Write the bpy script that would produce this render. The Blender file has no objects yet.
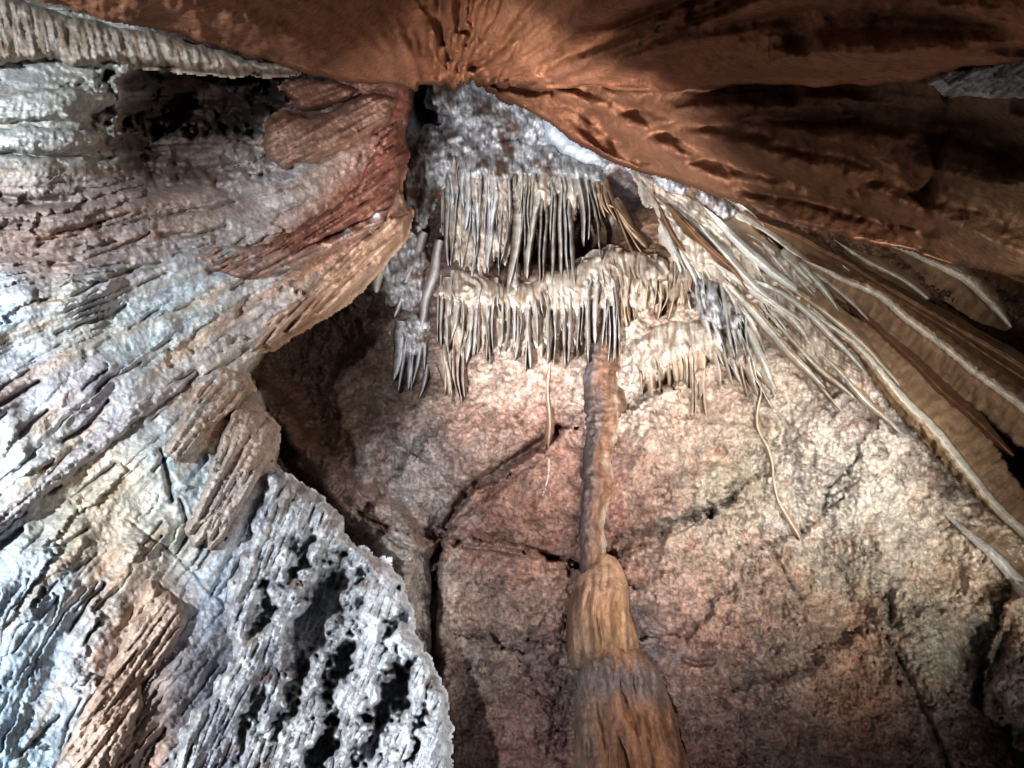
import bpy, math
import numpy as np
from mathutils import Matrix, Vector, Euler

# ------------------------------------------------------------------ camera, world, lamps
SC = bpy.context.scene
W, H = 1024, 768
F = 705.0                      # focal length in pixels
CX, CY = 512.0, 384.0
CAM = np.array([0.0, 0.0, 1.55])
ROLL, PITCH = math.radians(-5.5), math.radians(65.5)      # the camera looks up the shaft
Rm = (Matrix.Rotation(PITCH + math.pi / 2, 3, 'X') @ Matrix.Rotation(ROLL, 3, 'Z'))
R = np.array(Rm)
cd = bpy.data.cameras.new('camera'); cam = bpy.data.objects.new('camera', cd)
SC.collection.objects.link(cam); SC.camera = cam
cam.matrix_world = Matrix.Translation(Vector(CAM)) @ Rm.to_4x4()
cd.sensor_width = 36.0; cd.lens = F / W * 36.0; cd.clip_start = 0.02; cd.clip_end = 200

world = bpy.data.worlds.new('World'); SC.world = world; world.use_nodes = True
bg = world.node_tree.nodes['Background']
bg.inputs[0].default_value = (0.92, 0.94, 1.0, 1); bg.inputs[1].default_value = 0.215
SC.view_settings.view_transform = 'Standard'; SC.view_settings.look = 'None'
SC.view_settings.exposure = 0.0; SC.view_settings.gamma = 1.0
SC.cycles.max_bounces = 4; SC.cycles.diffuse_bounces = 2

def c2w(p):
    return R @ np.asarray(p, float) + CAM

def spot(name, pos, aim, power, col, size=80, blend=0.8, rad=0.05):
    """a spotlight; pos and aim in metres from the visitor (x right, y up the frame, z back)"""
    l = bpy.data.lights.new(name, 'SPOT'); l.energy = power; l.color = col
    l.spot_size = math.radians(size); l.spot_blend = blend; l.shadow_soft_size = rad
    o = bpy.data.objects.new(name, l); SC.collection.objects.link(o)
    a, b = Vector(c2w(pos)), Vector(c2w(aim))
    o.location = a; o.rotation_euler = (b - a).to_track_quat('-Z', 'Y').to_euler()
    return o

spot('right_lamp', (1.92, 0.46, -3.02), (0.6, -0.3, -5.0), 235, (1.0, 0.95, 0.88), 130, 0.8, 0.03)     # under the roof edge
spot('right_fill', (0.9, -0.6, 0.1), (1.45, -0.15, -4.6), 1300, (1.0, 0.95, 0.89), 50, 0.9, 0.12)  # unseen fill, added to brighten the right curtains and lower right wall
spot('left_lamp', (-1.3, 0.25, 0.0), (-1.75, -0.35, -3.0), 1080, (0.88, 0.94, 1.0), 110, 0.8, 0.03)
spot('high_lamp', (-0.8, -0.7, -0.7), (0.65, 1.95, -7.0), 5600, (0.97, 0.98, 1.0), 44, 1.0, 0.03)
spot('added_chimney_light', (1.5, 1.6, -5.4), (-0.1, 1.9, -8.2), 500, (0.95, 0.97, 1.0), 120, 0.8, 0.03)          # unseen light added to rake the chimney, on the roof's far side
spot('floor_lamp', (0.5, -1.1, -0.7), (-0.62, -1.35, -3.3), 270, (0.92, 0.96, 1.0), 46, 0.9, 0.03)

# ------------------------------------------------------------------ numeric helpers
STEP = 1.4
U0, V0, U1, V1 = -230.0, -110.0, 1200.0, 880.0
US = np.arange(U0, U1, STEP); VS = np.arange(V0, V1, STEP)
UU, VV = np.meshgrid(US, VS)
NH, NW = UU.shape

def pos(u, v, d):
    u = np.asarray(u, float); v = np.asarray(v, float); d = np.asarray(d, float)
    c = np.stack([(u - CX) / F * d, -(v - CY) / F * d, -d], -1)
    return c @ R.T + CAM

def lin(c):
    c = np.asarray(c, float) / 255.0
    return np.where(c <= 0.04045, c / 12.92, ((c + 0.055) / 1.055) ** 2.4)

_tabs = {}
def perlin(x, y, seed=0):
    if seed not in _tabs:
        r = np.random.RandomState(seed + 11); a = r.rand(256, 256) * 2 * np.pi
        _tabs[seed] = (np.cos(a), np.sin(a))
    gx, gy = _tabs[seed]
    xi = np.floor(x).astype(int); yi = np.floor(y).astype(int)
    fx = x - xi; fy = y - yi
    sx = fx * fx * fx * (fx * (fx * 6 - 15) + 10); sy = fy * fy * fy * (fy * (fy * 6 - 15) + 10)
    def g(i, j):
        a, b = (xi + i) & 255, (yi + j) & 255
        return gx[b, a] * (fx - i) + gy[b, a] * (fy - j)
    n0 = g(0, 0) * (1 - sx) + g(1, 0) * sx
    n1 = g(0, 1) * (1 - sx) + g(1, 1) * sx
    return (n0 * (1 - sy) + n1 * sy) * 1.5

def fbm(x, y, scale, octs=4, seed=0, gain=0.5, ridged=False):
    t = 0; a = 1; tot = 0
    for o in range(octs):
        n = perlin(x / scale + 17.3 * o, y / scale - 9.1 * o, seed + o)
        if ridged: n = 1 - 2.2 * np.abs(n)
        t = t + a * n; tot += a; a *= gain; scale /= 2.03
    return t / tot

def tps(ctrl, x, y):
    c = np.asarray(ctrl, float); p = c[:, :2] / 100.0; z = c[:, 2:]
    def k(r2): return np.where(r2 > 0, r2 * np.log(r2 + 1e-12), 0)
    n = len(p); d = ((p[:, None] - p[None]) ** 2).sum(-1)
    A = np.zeros((n + 3, n + 3)); A[:n, :n] = k(d) + np.eye(n) * 0.02
    A[:n, n] = 1; A[:n, n + 1:] = p; A[n, :n] = 1; A[n + 1:, :n] = p.T
    w = np.linalg.solve(A, np.vstack([z, np.zeros((3, z.shape[1]))]))
    X = np.asarray(x) / 100.0; Y = np.asarray(y) / 100.0
    out = [w[n, j] + w[n + 1, j] * X + w[n + 2, j] * Y for j in range(z.shape[1])]
    for i in range(n):
        kk = k((X - p[i, 0]) ** 2 + (Y - p[i, 1]) ** 2)
        for j in range(z.shape[1]): out[j] = out[j] + w[i, j] * kk
    return out

def nf(x, y, scale, octs=3, seed=0, gain=0.6):
    return fbm(x, y, scale, octs, seed, gain) * 4.5
_wt = {}
def worley(x, y, seed=0):
    """distance to the nearest of one jittered point per cell"""
    if seed not in _wt:
        r = np.random.RandomState(seed + 900); _wt[seed] = (r.rand(128, 128).astype(np.float32), r.rand(128, 128).astype(np.float32))
    jx, jy = _wt[seed]; xi = np.floor(x).astype(int); yi = np.floor(y).astype(int); fx = (x - xi).astype(np.float32); fy = (y - yi).astype(np.float32)
    m = np.full(np.shape(fx), 9.0, np.float32)
    for i in (-1, 0, 1):
        for j in (-1, 0, 1):
            a, b = (xi + i) & 127, (yi + j) & 127
            d = (jx[b, a] + i - fx) ** 2 + (jy[b, a] + j - fy) ** 2; m = np.minimum(m, d)
    return np.sqrt(m)
def pits(x, y, scale, seed=0):
    """rough crust: grains of many sizes with sharp gaps between"""
    k = 0.35 * scale
    a = worley((x + k * perlin(x / scale, y / scale, seed + 2)) / scale, (y + k * perlin(x / scale, y / scale, seed + 3)) / scale, seed)
    b = worley(x / scale * 2.2 + 7, y / scale * 2.2, seed + 1)
    return (0.5 - a) * 2.6 + (0.5 - b) * 1.3
def desat(C, k, g=1.0):
    l = C @ np.array([0.3, 0.55, 0.15]); return (l[..., None] * k + C * (1 - k)) * g

def depth_field(ctrl, x=None, y=None):
    c = [(a, b, math.log(d)) for a, b, d in ctrl]
    return np.exp(tps(c, UU if x is None else x, VV if y is None else y)[0])

def colour_field(ctrl, x, y, sigma=45.0):
    num = np.zeros(np.shape(x) + (3,)); den = np.zeros(np.shape(x)) + 1e-12
    for u, v, *c in ctrl:
        d2 = (x - u) ** 2 + (y - v) ** 2
        w = np.exp(-d2 / (2 * sigma * sigma)) + 1e-3 / (1 + d2 / sigma ** 2)
        num += w[..., None] * lin(c); den += w
    return num / den[..., None]

def sample(A, u, v):
    x = np.clip((np.asarray(u, float) - U0) / STEP, 0, NW - 1.001); y = np.clip((np.asarray(v, float) - V0) / STEP, 0, NH - 1.001)
    xi = x.astype(int); yi = y.astype(int); fx = x - xi; fy = y - yi
    return (A[yi, xi] * (1 - fx) + A[yi, xi + 1] * fx) * (1 - fy) + (A[yi + 1, xi] * (1 - fx) + A[yi + 1, xi + 1] * fx) * fy

def lic(field, cs, sn, length, seed=0):
    """smear a noise field along the grain of the rock, giving long striations"""
    acc = field.copy(); tot = 1.0
    n = max(2, int(length / STEP / 1.5))
    jj, ii = np.meshgrid(np.arange(NW, dtype=np.float32), np.arange(NH, dtype=np.float32))
    for sgn in (-1, 1):
        x, y = jj.copy(), ii.copy()
        for k in range(1, n):
            xi = np.clip(x, 0, NW - 1).astype(np.int32); yi = np.clip(y, 0, NH - 1).astype(np.int32)
            x += sgn * 1.5 * cs[yi, xi]; y += sgn * 1.5 * sn[yi, xi]
            w = 0.5 + 0.5 * math.cos(math.pi * k / n)
            acc += w * field[np.clip(np.rint(y), 0, NH - 1).astype(np.int32), np.clip(np.rint(x), 0, NW - 1).astype(np.int32)]; tot += w
    acc /= tot
    return (acc - acc.mean()) / (acc.std() + 1e-9)

def grain(ctrl):
    """direction field from (u, v, angle in degrees, downwards positive)"""
    c = [(u, v, math.cos(2 * math.radians(a)), math.sin(2 * math.radians(a))) for u, v, a in ctrl]
    a, b = tps(c, UU, VV); th = 0.5 * np.arctan2(b, a)
    return np.cos(th).astype(np.float32), np.sin(th).astype(np.float32)

def smooth(x, a, b):
    t = np.clip((x - a) / (b - a), 0, 1); return t * t * (3 - 2 * t)

def seg_dist(x, y, pts, closed=False):
    d = np.full(np.shape(x), 1e9); P = list(pts) + ([pts[0]] if closed else [])
    for (ax, ay), (bx, by) in zip(P[:-1], P[1:]):
        dx, dy = bx - ax, by - ay; L = dx * dx + dy * dy + 1e-9
        t = np.clip(((x - ax) * dx + (y - ay) * dy) / L, 0, 1)
        d = np.minimum(d, np.hypot(x - ax - t * dx, y - ay - t * dy))
    return d

def poly_sd(x, y, P):
    """signed distance, positive inside"""
    d = seg_dist(x, y, P, True); ins = np.zeros(np.shape(x), bool); n = len(P)
    for i in range(n):
        (ax, ay), (bx, by) = P[i], P[(i + 1) % n]
        c = ((ay > y) != (by > y)) & (x < (bx - ax) * (y - ay) / (by - ay + 1e-12) + ax)
        ins ^= c
    return np.where(ins, d, -d)

def spline(P, n):
    P = np.asarray(P, float); m = len(P)
    Q = np.vstack([2 * P[0] - P[1], P, 2 * P[-1] - P[-2]])
    t = np.linspace(0, m - 1 - 1e-6, n); i = t.astype(int); f = (t - i)[:, None]
    a, b, c, d = Q[i], Q[i + 1], Q[i + 2], Q[i + 3]
    return 0.5 * (2 * b + (c - a) * f + (2 * a - 5 * b + 4 * c - d) * f ** 2 + (3 * b - a - 3 * c + d) * f ** 3)

def crack(rel, P, w, depth, wob=3.0, seed=5):
    P = np.asarray(P, float); x0, x1 = P[:, 0].min() - 30, P[:, 0].max() + 30; y0, y1 = P[:, 1].min() - 30, P[:, 1].max() + 30
    j0, j1 = np.clip([(x0 - U0) / STEP, (x1 - U0) / STEP], 0, NW).astype(int); i0, i1 = np.clip([(y0 - V0) / STEP, (y1 - V0) / STEP], 0, NH).astype(int)
    u, v = UU[i0:i1, j0:j1], VV[i0:i1, j0:j1]
    uw = u + wob * fbm(u, v, 18, 3, seed); vw = v + wob * fbm(u, v, 18, 3, seed + 3)
    d = seg_dist(uw, vw, [tuple(p) for p in P])
    wn = w * (1 + 0.7 * fbm(u, v, 25, 2, seed + 7))
    rel[i0:i1, j0:j1] -= depth * np.exp(-(d / np.maximum(wn, 0.6)) ** 2)

def blob(rel, u, v, ru, rv, ang, h, p=2.0):
    a = math.radians(ang); du, dv = UU - u, VV - v
    x = (du * math.cos(a) + dv * math.sin(a)) / ru; y = (-du * math.sin(a) + dv * math.cos(a)) / rv
    rel += h * np.exp(-(x * x + y * y) ** (p / 2))

# ------------------------------------------------------------------ materials and mesh building
def rock_material(name, rough=0.75, bump=0.5, bscale=55.0, var=0.35, spec=0.3, stretch=(1, 1, 1), dist=0.02):
    m = bpy.data.materials.new(name); m.use_nodes = True; nt = m.node_tree; N = nt.nodes; L = nt.links
    b = N['Principled BSDF']; b.inputs['Specular IOR Level'].default_value = spec
    at = N.new('ShaderNodeAttribute'); at.attribute_name = 'mineral'
    tc = N.new('ShaderNodeTexCoord'); mp = N.new('ShaderNodeMapping'); mp.inputs['Scale'].default_value = stretch
    L.new(tc.outputs['Object'], mp.inputs[0])
    def noise(s, det, r=0.6):
        n = N.new('ShaderNodeTexNoise'); n.inputs['Scale'].default_value = s; n.inputs['Detail'].default_value = det
        n.inputs['Roughness'].default_value = r; L.new(mp.outputs[0], n.inputs['Vector']); return n
    n1 = noise(bscale * 0.25, 8, 0.65); n2 = noise(bscale, 7, 0.7)
    mr = N.new('ShaderNodeMapRange'); mr.inputs['From Min'].default_value = 0.38; mr.inputs['From Max'].default_value = 0.62
    mr.inputs['To Min'].default_value = 1 - var; mr.inputs['To Max'].default_value = 1 + var * 0.7
    ad = N.new('ShaderNodeMath'); ad.operation = 'MULTIPLY_ADD'; ad.inputs[1].default_value = 0.5
    h1 = N.new('ShaderNodeMath'); h1.operation = 'MULTIPLY'; h1.inputs[1].default_value = 0.5; L.new(n2.outputs['Fac'], h1.inputs[0])
    L.new(n1.outputs['Fac'], ad.inputs[0]); L.new(h1.outputs[0], ad.inputs[2]); L.new(ad.outputs[0], mr.inputs['Value'])
    mx = N.new('ShaderNodeVectorMath'); mx.operation = 'SCALE'; L.new(at.outputs['Color'], mx.inputs[0]); L.new(mr.outputs[0], mx.inputs['Scale'])
    L.new(mx.outputs[0], b.inputs['Base Color'])
    rr = N.new('ShaderNodeMapRange'); rr.inputs['From Min'].default_value = 0.35; rr.inputs['From Max'].default_value = 0.65
    rr.inputs['To Min'].default_value = rough - 0.22; rr.inputs['To Max'].default_value = min(1, rough + 0.15)
    L.new(n1.outputs['Fac'], rr.inputs['Value']); L.new(rr.outputs[0], b.inputs['Roughness'])
    bp = N.new('ShaderNodeBump'); bp.inputs['Strength'].default_value = bump; bp.inputs['Distance'].default_value = dist
    L.new(n2.outputs['Fac'], bp.inputs['Height']); L.new(bp.outputs[0], b.inputs['Normal'])
    return m

M_CRUST = rock_material('crusted_limestone', 0.88, 0.8, 50, 0.4, 0.12, dist=0.025)
M_WALL = rock_material('banded_limestone', 0.88, 0.8, 50, 0.4, 0.12, dist=0.02)
M_CALC = rock_material('wet_calcite', 0.7, 0.8, 60, 0.28, 0.25, dist=0.04)
M_SMOOTH = rock_material('smooth_flowstone', 0.92, 0.7, 34, 0.4, 0.05, dist=0.02)
M_POP = rock_material('popcorn_crust', 0.92, 0.8, 36, 0.5, 0.08, dist=0.03)

def mesh_obj(name, co, quads, col, mat, parent=None):
    me = bpy.data.meshes.new(name); n, q = len(co), len(quads)
    me.vertices.add(n); me.vertices.foreach_set('co', np.ascontiguousarray(co, np.float32).ravel())
    me.loops.add(4 * q); me.loops.foreach_set('vertex_index', np.ascontiguousarray(quads, np.int32).ravel())
    me.polygons.add(q); me.polygons.foreach_set('loop_start', np.arange(q, dtype=np.int32) * 4)
    me.polygons.foreach_set('loop_total', np.full(q, 4, np.int32))
    me.polygons.foreach_set('use_smooth', np.ones(q, bool))
    me.update(calc_edges=True)
    a = me.color_attributes.new('mineral', 'FLOAT_COLOR', 'POINT')
    c4 = np.ones((n, 4), np.float32); c4[:, :3] = np.clip(col, 0.004, 0.9); a.data.foreach_set('color', c4.ravel())
    me.materials.append(mat)
    o = bpy.data.objects.new(name, me); SC.collection.objects.link(o)
    if parent is not None: o.parent = parent
    return o

def grid_obj(name, D, C, mat, keep=None, parent=None, u=None, v=None):
    u = UU if u is None else u; v = VV if v is None else v; h, w = u.shape
    co = pos(u, v, D).reshape(-1, 3); idx = np.arange(h * w).reshape(h, w)
    k = np.ones((h - 1, w - 1), bool) if keep is None else (keep[:-1, :-1] | keep[1:, :-1] | keep[:-1, 1:] | keep[1:, 1:])
    q = np.stack([idx[:-1, :-1][k], idx[1:, :-1][k], idx[1:, 1:][k], idx[:-1, 1:][k]], -1)
    used = np.unique(q); mp = np.full(h * w, -1); mp[used] = np.arange(len(used))
    return mesh_obj(name, co[used], mp[q], C.reshape(-1, 3)[used], mat, parent)

def tag(o, label=None, cat=None, group=None, kind=None):
    if label: o['label'] = label
    if cat: o['category'] = cat
    if group: o['group'] = group
    if kind: o['kind'] = kind
    return o

def empty(name, u, v, D, label, cat, group=None):
    """an Empty where the formation hangs from or stands on the rock"""
    o = bpy.data.objects.new(name, None); o.empty_display_size = 0.05; SC.collection.objects.link(o)
    return tag(o, label, cat, group)

def slab(name, P, host, thick, rim, rel_fn, col_fn, mat, parent=None, rough=2.0, seed=3, step=1.4, sink=3.0, tilt=(0, 0), rag=0.0):
    """a rock body standing proud of its host wall: outline, rounded rim, own relief, sides running back into the wall"""
    P = [tuple(p) for p in P]; A = np.array(P)
    u, v = np.meshgrid(np.arange(A[:, 0].min() - 8, A[:, 0].max() + 8, step), np.arange(A[:, 1].min() - 8, A[:, 1].max() + 8, step))
    uw = u + rough * 1.6 * fbm(u, v, 16, 3, seed); vw = v + rough * 1.6 * fbm(u, v, 16, 3, seed + 5)
    if rag: vw = vw + rag * perlin(u / 5.0, v / 60.0, seed + 2) + rag * 0.7 * perlin(u / 13.0, v / 60.0, seed + 4)
    sd = poly_sd(uw, vw, P)
    t = np.clip(sd / rim, 0, 1); prof = np.sqrt(np.clip(1 - (1 - t) ** 2, 0, 1)) * thick
    prof = np.where(sd < 0, sd * 4.0, prof) - sink * (sd < 0)
    prof = np.maximum(prof, -sink - 14)
    r = rel_fn(u, v, sd) * np.clip(sd / (rim * 0.5), 0, 1) + prof
    r = r + (tilt[0] * (u - A[:, 0].mean()) + tilt[1] * (v - A[:, 1].mean())) * smooth(sd, -1, 4)
    D = sample(host, u, v) * (1 - r / F)
    return grid_obj(name, D, col_fn(u, v), mat, sd > -4.5, parent, u, v)

def fin(name, pts, host, side, ridge, mat, parent=None, lean=0.0, nprof=12, rough=0.06, seed=0, lift=0.0,
        base=-4.0, step=2.5, tip=True, round_=False, flute=0, ridge_w=0.35, cols=None, wave=0.0, period=34.0, crest=1.5):
    """a hanging sheet, rib or column of dripstone: pts = (u, v, half width, projection from the wall)"""
    P = np.asarray(pts, float); L = np.hypot(*np.diff(P[:, :2], axis=0).T).sum(); n = max(6, int(L / step))
    S = spline(P, n); u, v, w, h = S.T; w = np.maximum(w, 0.3)
    s = np.linspace(0, 1, n)
    if wave:
        k = np.arange(n) * step / period
    tu, tv = np.gradient(u), np.gradient(v); tl = np.hypot(tu, tv) + 1e-9; nu, nv = -tv / tl, tu / tl
    if wave:
        off = 2.0 * wave * perlin(k + seed * 3.1, np.zeros(n) + seed * 1.7, 41); u = u + nu * off; v = v + nv * off
    if tip: cap = np.sqrt(np.clip(1 - np.clip((s - 1 + 6.0 / max(L, 12)) / (6.0 / max(L, 12)), 0, 1) ** 2, 0.0, 1))
    else: cap = np.ones(n)
    D0 = sample(host, u, v)
    # follow a smoothed version of the wall
    kk = np.ones(7) / 7; D0 = np.convolve(np.pad(D0, 3, mode='edge'), kk, 'valid')
    if round_: ang = np.linspace(-0.5, np.pi + 0.5, nprof); a = -np.cos(ang); b = np.sin(ang)
    else:
        a = np.linspace(-1, 1, nprof); b = (1 - np.abs(a) ** crest); a = np.sign(a) * np.abs(a) ** 1.15
    A, Bv = np.meshgrid(a, b * 0 + 1)[0][0], b
    lat = w[:, None] * cap[:, None] * A[None]
    hh = base + (h - base)[:, None] * np.clip(Bv[None], -0.3, 1)
    lat = lat + lean * w[:, None] * np.clip(Bv[None], 0, 1)
    rn = fbm(np.arange(n)[:, None] * step / 1.0 + seed * 31.0, A[None] * w[:, None] * 1.0 + seed * 7.0, 9.0, 3, 21)
    amp = rough * np.maximum(w, 2)[:, None]
    hh = hh + amp * 2.2 * rn; lat = lat + amp * rn * np.sign(A)[None]
    if flute: hh = hh + flute * w[:, None] * 0.1 * fbm(A[None] * w[:, None] * 1.8 + 50 + seed, np.arange(n)[:, None] * step * 0.16, 14, 3, 33) * np.clip(Bv, 0, 1)[None] * 2
    uu = u[:, None] + nu[:, None] * lat; vv = v[:, None] + nv[:, None] * lat
    D = D0[:, None] * (1 - (hh + lift) / F)
    c0, c1 = lin(side), lin(ridge)
    m = smooth(Bv, 1 - ridge_w * 1.6, 1 - ridge_w * 0.4)[None, :] + 0.5 * rn
    m = np.clip(m, 0, 1)[..., None]
    C = c0 * (1 - m) + c1 * m
    if cols is not None: C = cols(uu, vv, rn, A[None] + 0 * uu)
    # tip and root caps close the sheet; the back runs into the wall
    co = pos(uu, vv, D); back = pos(u, v, D0 * (1 - (base + lift - 2) / F))
    m_, n_ = uu.shape; V = np.vstack([co.reshape(-1, 3), back]); CC = np.vstack([C.reshape(-1, 3), np.repeat(c0[None], n, 0)])
    idx = np.arange(m_ * n_).reshape(m_, n_); bi = m_ * n_ + np.arange(n)
    q = np.stack([idx[:-1, :-1], idx[1:, :-1], idx[1:, 1:], idx[:-1, 1:]], -1).reshape(-1, 4)
    q2 = np.stack([bi[:-1], bi[1:], idx[1:, 0], idx[:-1, 0]], -1); q3 = np.stack([idx[:-1, -1], idx[1:, -1], bi[1:], bi[:-1]], -1)
    V = np.vstack([V, co[-1].mean(0)[None]]); CC = np.vstack([CC, c1[None]]); e = len(V) - 1
    capq = np.array([[idx[-1, k], e, idx[-1, k + 1], idx[-1, k + 1]] for k in range(0)]).reshape(-1, 4)
    pairs = [[idx[-1, k], bi[-1], idx[-1, k + 2], idx[-1, k + 1]] for k in range(0, nprof - 2, 2)]
    q = np.vstack([q, q2, q3] + ([np.array(pairs)] if pairs else [])).astype(int)
    return mesh_obj(name, V[:-1], q, CC[:-1], mat, parent)

# ------------------------------------------------------------------ LAYER: back wall
D_BACK = depth_field([
    (-120, -100, 9), (200, -100, 10), (500, -100, 12), (800, -100, 9), (1150, -100, 6),
    (100, 300, 6.5), (-120, 500, 5), (420, 90, 11), (500, 110, 10.5), (560, 150, 9.5), (480, 200, 8.6), (560, 260, 7.4), (500, 330, 6.7),
    (330, 370, 6.6), (400, 330, 6.8), (420, 440, 5.7), (560, 420, 5.5), (640, 400, 5.5), (500, 560, 4.6), (420, 620, 4.5), (600, 560, 4.5), (600, 700, 3.9), (480, 768, 3.9),
    (680, 250, 7.0), (720, 330, 6.0), (770, 400, 5.2), (820, 440, 4.8), (800, 560, 4.2), (760, 700, 3.7), (900, 500, 4.1), (950, 600, 3.5), (1000, 700, 3.0),
    (700, 190, 8.0), (800, 230, 6.8), (900, 300, 5.2), (1000, 350, 4.4), (1100, 400, 3.8), (1010, 500, 3.8), (1150, 600, 2.9), (1150, 870, 2.4), (800, 870, 3.2), (500, 870, 3.4), (200, 870, 3.6), (0, 700, 4.2),
])
Gc, Gs = grain([(500, 200, 88), (400, 400, 60), (550, 480, 130), (450, 650, 95), (750, 450, 125), (800, 600, 60), (900, 700, 55), (950, 500, 120), (650, 700, 85), (1050, 700, 55), (700, 350, 60), (300, 500, 50), (850, 250, 35), (560, 350, 90)])
w1 = perlin(UU / 5.0, VV / 5.0, 60) + 0.7 * perlin(UU / 11.0, VV / 11.0, 61)
s1 = lic(w1.astype(np.float32), Gc, Gs, 26)
w2 = perlin(UU / 16.0, VV / 16.0, 62)
s2 = lic(w2.astype(np.float32), Gc, Gs, 60)
rel = np.zeros_like(UU)
rel += 44 * fbm(UU, VV, 130, 3, 70) + 26 * fbm(UU, VV, 56, 4, 71)
popm = np.clip(0.55 + 1.2 * fbm(UU, VV, 120, 2, 75) + 0.4 * smooth(UU, 600, 800) + 0.25 * smooth(VV, 450, 650), 0.35, 1.3)
wx = UU + 6 * nf(UU, VV, 30, 3, 76); wy = VV + 6 * nf(UU, VV, 30, 3, 78)
rel += popm * (2.6 * pits(wx * 0.9 + 0.3 * wy, wy * 0.75, 7.0, 72) * (0.55 + 0.6 * smooth(nf(UU, VV, 45, 3, 67), -0.7, 0.9)) + 1.5 * pits(UU * 0.9 - 0.3 * VV, VV * 0.8, 4.2, 66) + 3.2 * pits(wx, wy * 0.8, 24, 74) * smooth(nf(UU, VV, 70, 2, 79), -0.8, 0.6) + 1.0 * nf(UU, VV, 6, 2, 73) + 1.5 * nf(UU, VV, 16, 3, 69))
tt = nf(UU * 0.8 + VV * 0.5, VV * 0.8 - UU * 0.3, 70, 3, 68) * 2.2; tt = tt - np.floor(tt)
rel += 5.0 * np.where(tt < 0.9, tt / 0.9, (1 - tt) / 0.1) + 0.8 * s1 * smooth(s2, -0.5, 1) + 1.0 * s2
# boulders, hollows and seams of the back wall
blob(rel, 325, 385, 80, 60, 45, -70, 3); blob(rel, 385, 300, 28, 45, 10, -40, 2); blob(rel, 430, 225, 22, 50, 10, -60, 2)
blob(rel, 452, 128, 16, 10, 0, -120, 3); blob(rel, 425, 105, 12, 26, 0, -160, 3); blob(rel, 505, 150, 20, 8, 0, -60, 3); blob(rel, 630, 190, 22, 16, 30, -90, 3); blob(rel, 500, 245, 45, 25, 0, -70); blob(rel, 560, 235, 50, 25, 0, -110, 3); blob(rel, 590, 240, 30, 25, 0, -26)
blob(rel, 470, 415, 70, 45, -20, 30); blob(rel, 480, 480, 60, 30, -35, 20)
blob(rel, 500, 620, 60, 64, 0, 44, 4); blob(rel, 425, 590, 14, 60, 5, -34, 3)
blob(rel, 700, 495, 55, 24, -12, 40, 4); blob(rel, 830, 450, 60, 40, 30, 30); blob(rel, 760, 620, 90, 60, 20, 30)
blob(rel, 910, 640, 40, 60, -20, 26, 3); blob(rel, 1000, 590, 30, 55, -35, 36, 3); blob(rel, 960, 570, 25, 45, -35, -28, 2)
blob(rel, 800, 490, 26, 70, -25, -20); blob(rel, 680, 600, 50, 40, 0, 24, 3); blob(rel, 850, 720, 70, 40, 20, 26, 3); blob(rel, 540, 500, 36, 30, -30, 22, 3)
blob(rel, 660, 420, 40, 30, 0, 20, 3); blob(rel, 730, 430, 30, 40, 10, -16); blob(rel, 520, 740, 60, 30, 10, 20, 3); blob(rel, 880, 560, 40, 50, -30, 20, 3)
blob(rel, 700, 270, 22, 16, 0, -40); blob(rel, 760, 335, 16, 12, 0, -30); blob(rel, 650, 250, 14, 22, 40, -40)
blob(rel, 900, 368, 70, 20, 40, -150, 3); blob(rel, 965, 432, 70, 28, 40, -190, 3); blob(rel, 860, 290, 120, 26, 30, -90, 3); blob(rel, 1000, 350, 70, 24, 30, -150, 3)
blob(rel, 1020, 470, 60, 34, 35, -150, 3); blob(rel, 590, 440, 18, 60, 5, -16); blob(rel, 575, 600, 12, 40, 0, -18)
ridge_band = [(262, 392), (300, 440), (345, 495), (385, 520), (410, 560), (425, 620), (438, 690)]
d = seg_dist(UU + 6 * fbm(UU, VV, 30, 3, 77), VV, ridge_band)
rel += 60 * np.exp(-(d / (10 + 14 * smooth(VV, 430, 560))) ** 4)
for P, w, dp in [([(432, 700), (436, 560), (448, 520), (480, 480), (520, 455), (560, 430)], 3.0, 22), ([(436, 560), (433, 640), (440, 768)], 4, 26),
                 ([(445, 545), (500, 550), (560, 560), (572, 575)], 2.5, 14), ([(615, 560), (640, 545), (700, 520), (740, 500)], 2.2, 16),
                 ([(765, 480), (760, 530), (800, 600)], 1.6, 8), ([(880, 600), (892, 590), (888, 640), (920, 700), (950, 768)], 2.2, 14),
                 ([(840, 430), (855, 415), (870, 420)], 2.5, 14), ([(640, 400), (690, 370), (740, 350)], 2, 14), ([(450, 530), (520, 470), (540, 460)], 2, 10),
                 ([(684, 660), (700, 664), (712, 662)], 3, 16), ([(1010, 620), (985, 690), (1020, 740)], 6, 30), ([(380, 430), (440, 470), (470, 500)], 1.3, 5),
                 ([(345, 500), (400, 545), (430, 560)], 2, 12), ([(630, 350), (680, 330), (700, 320)], 2, 12), ([(430, 430), (460, 455), (470, 470)], 1.2, 5)]:
    crack(rel, P, w * 1.3, dp * 1.3, 1.6)
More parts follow.
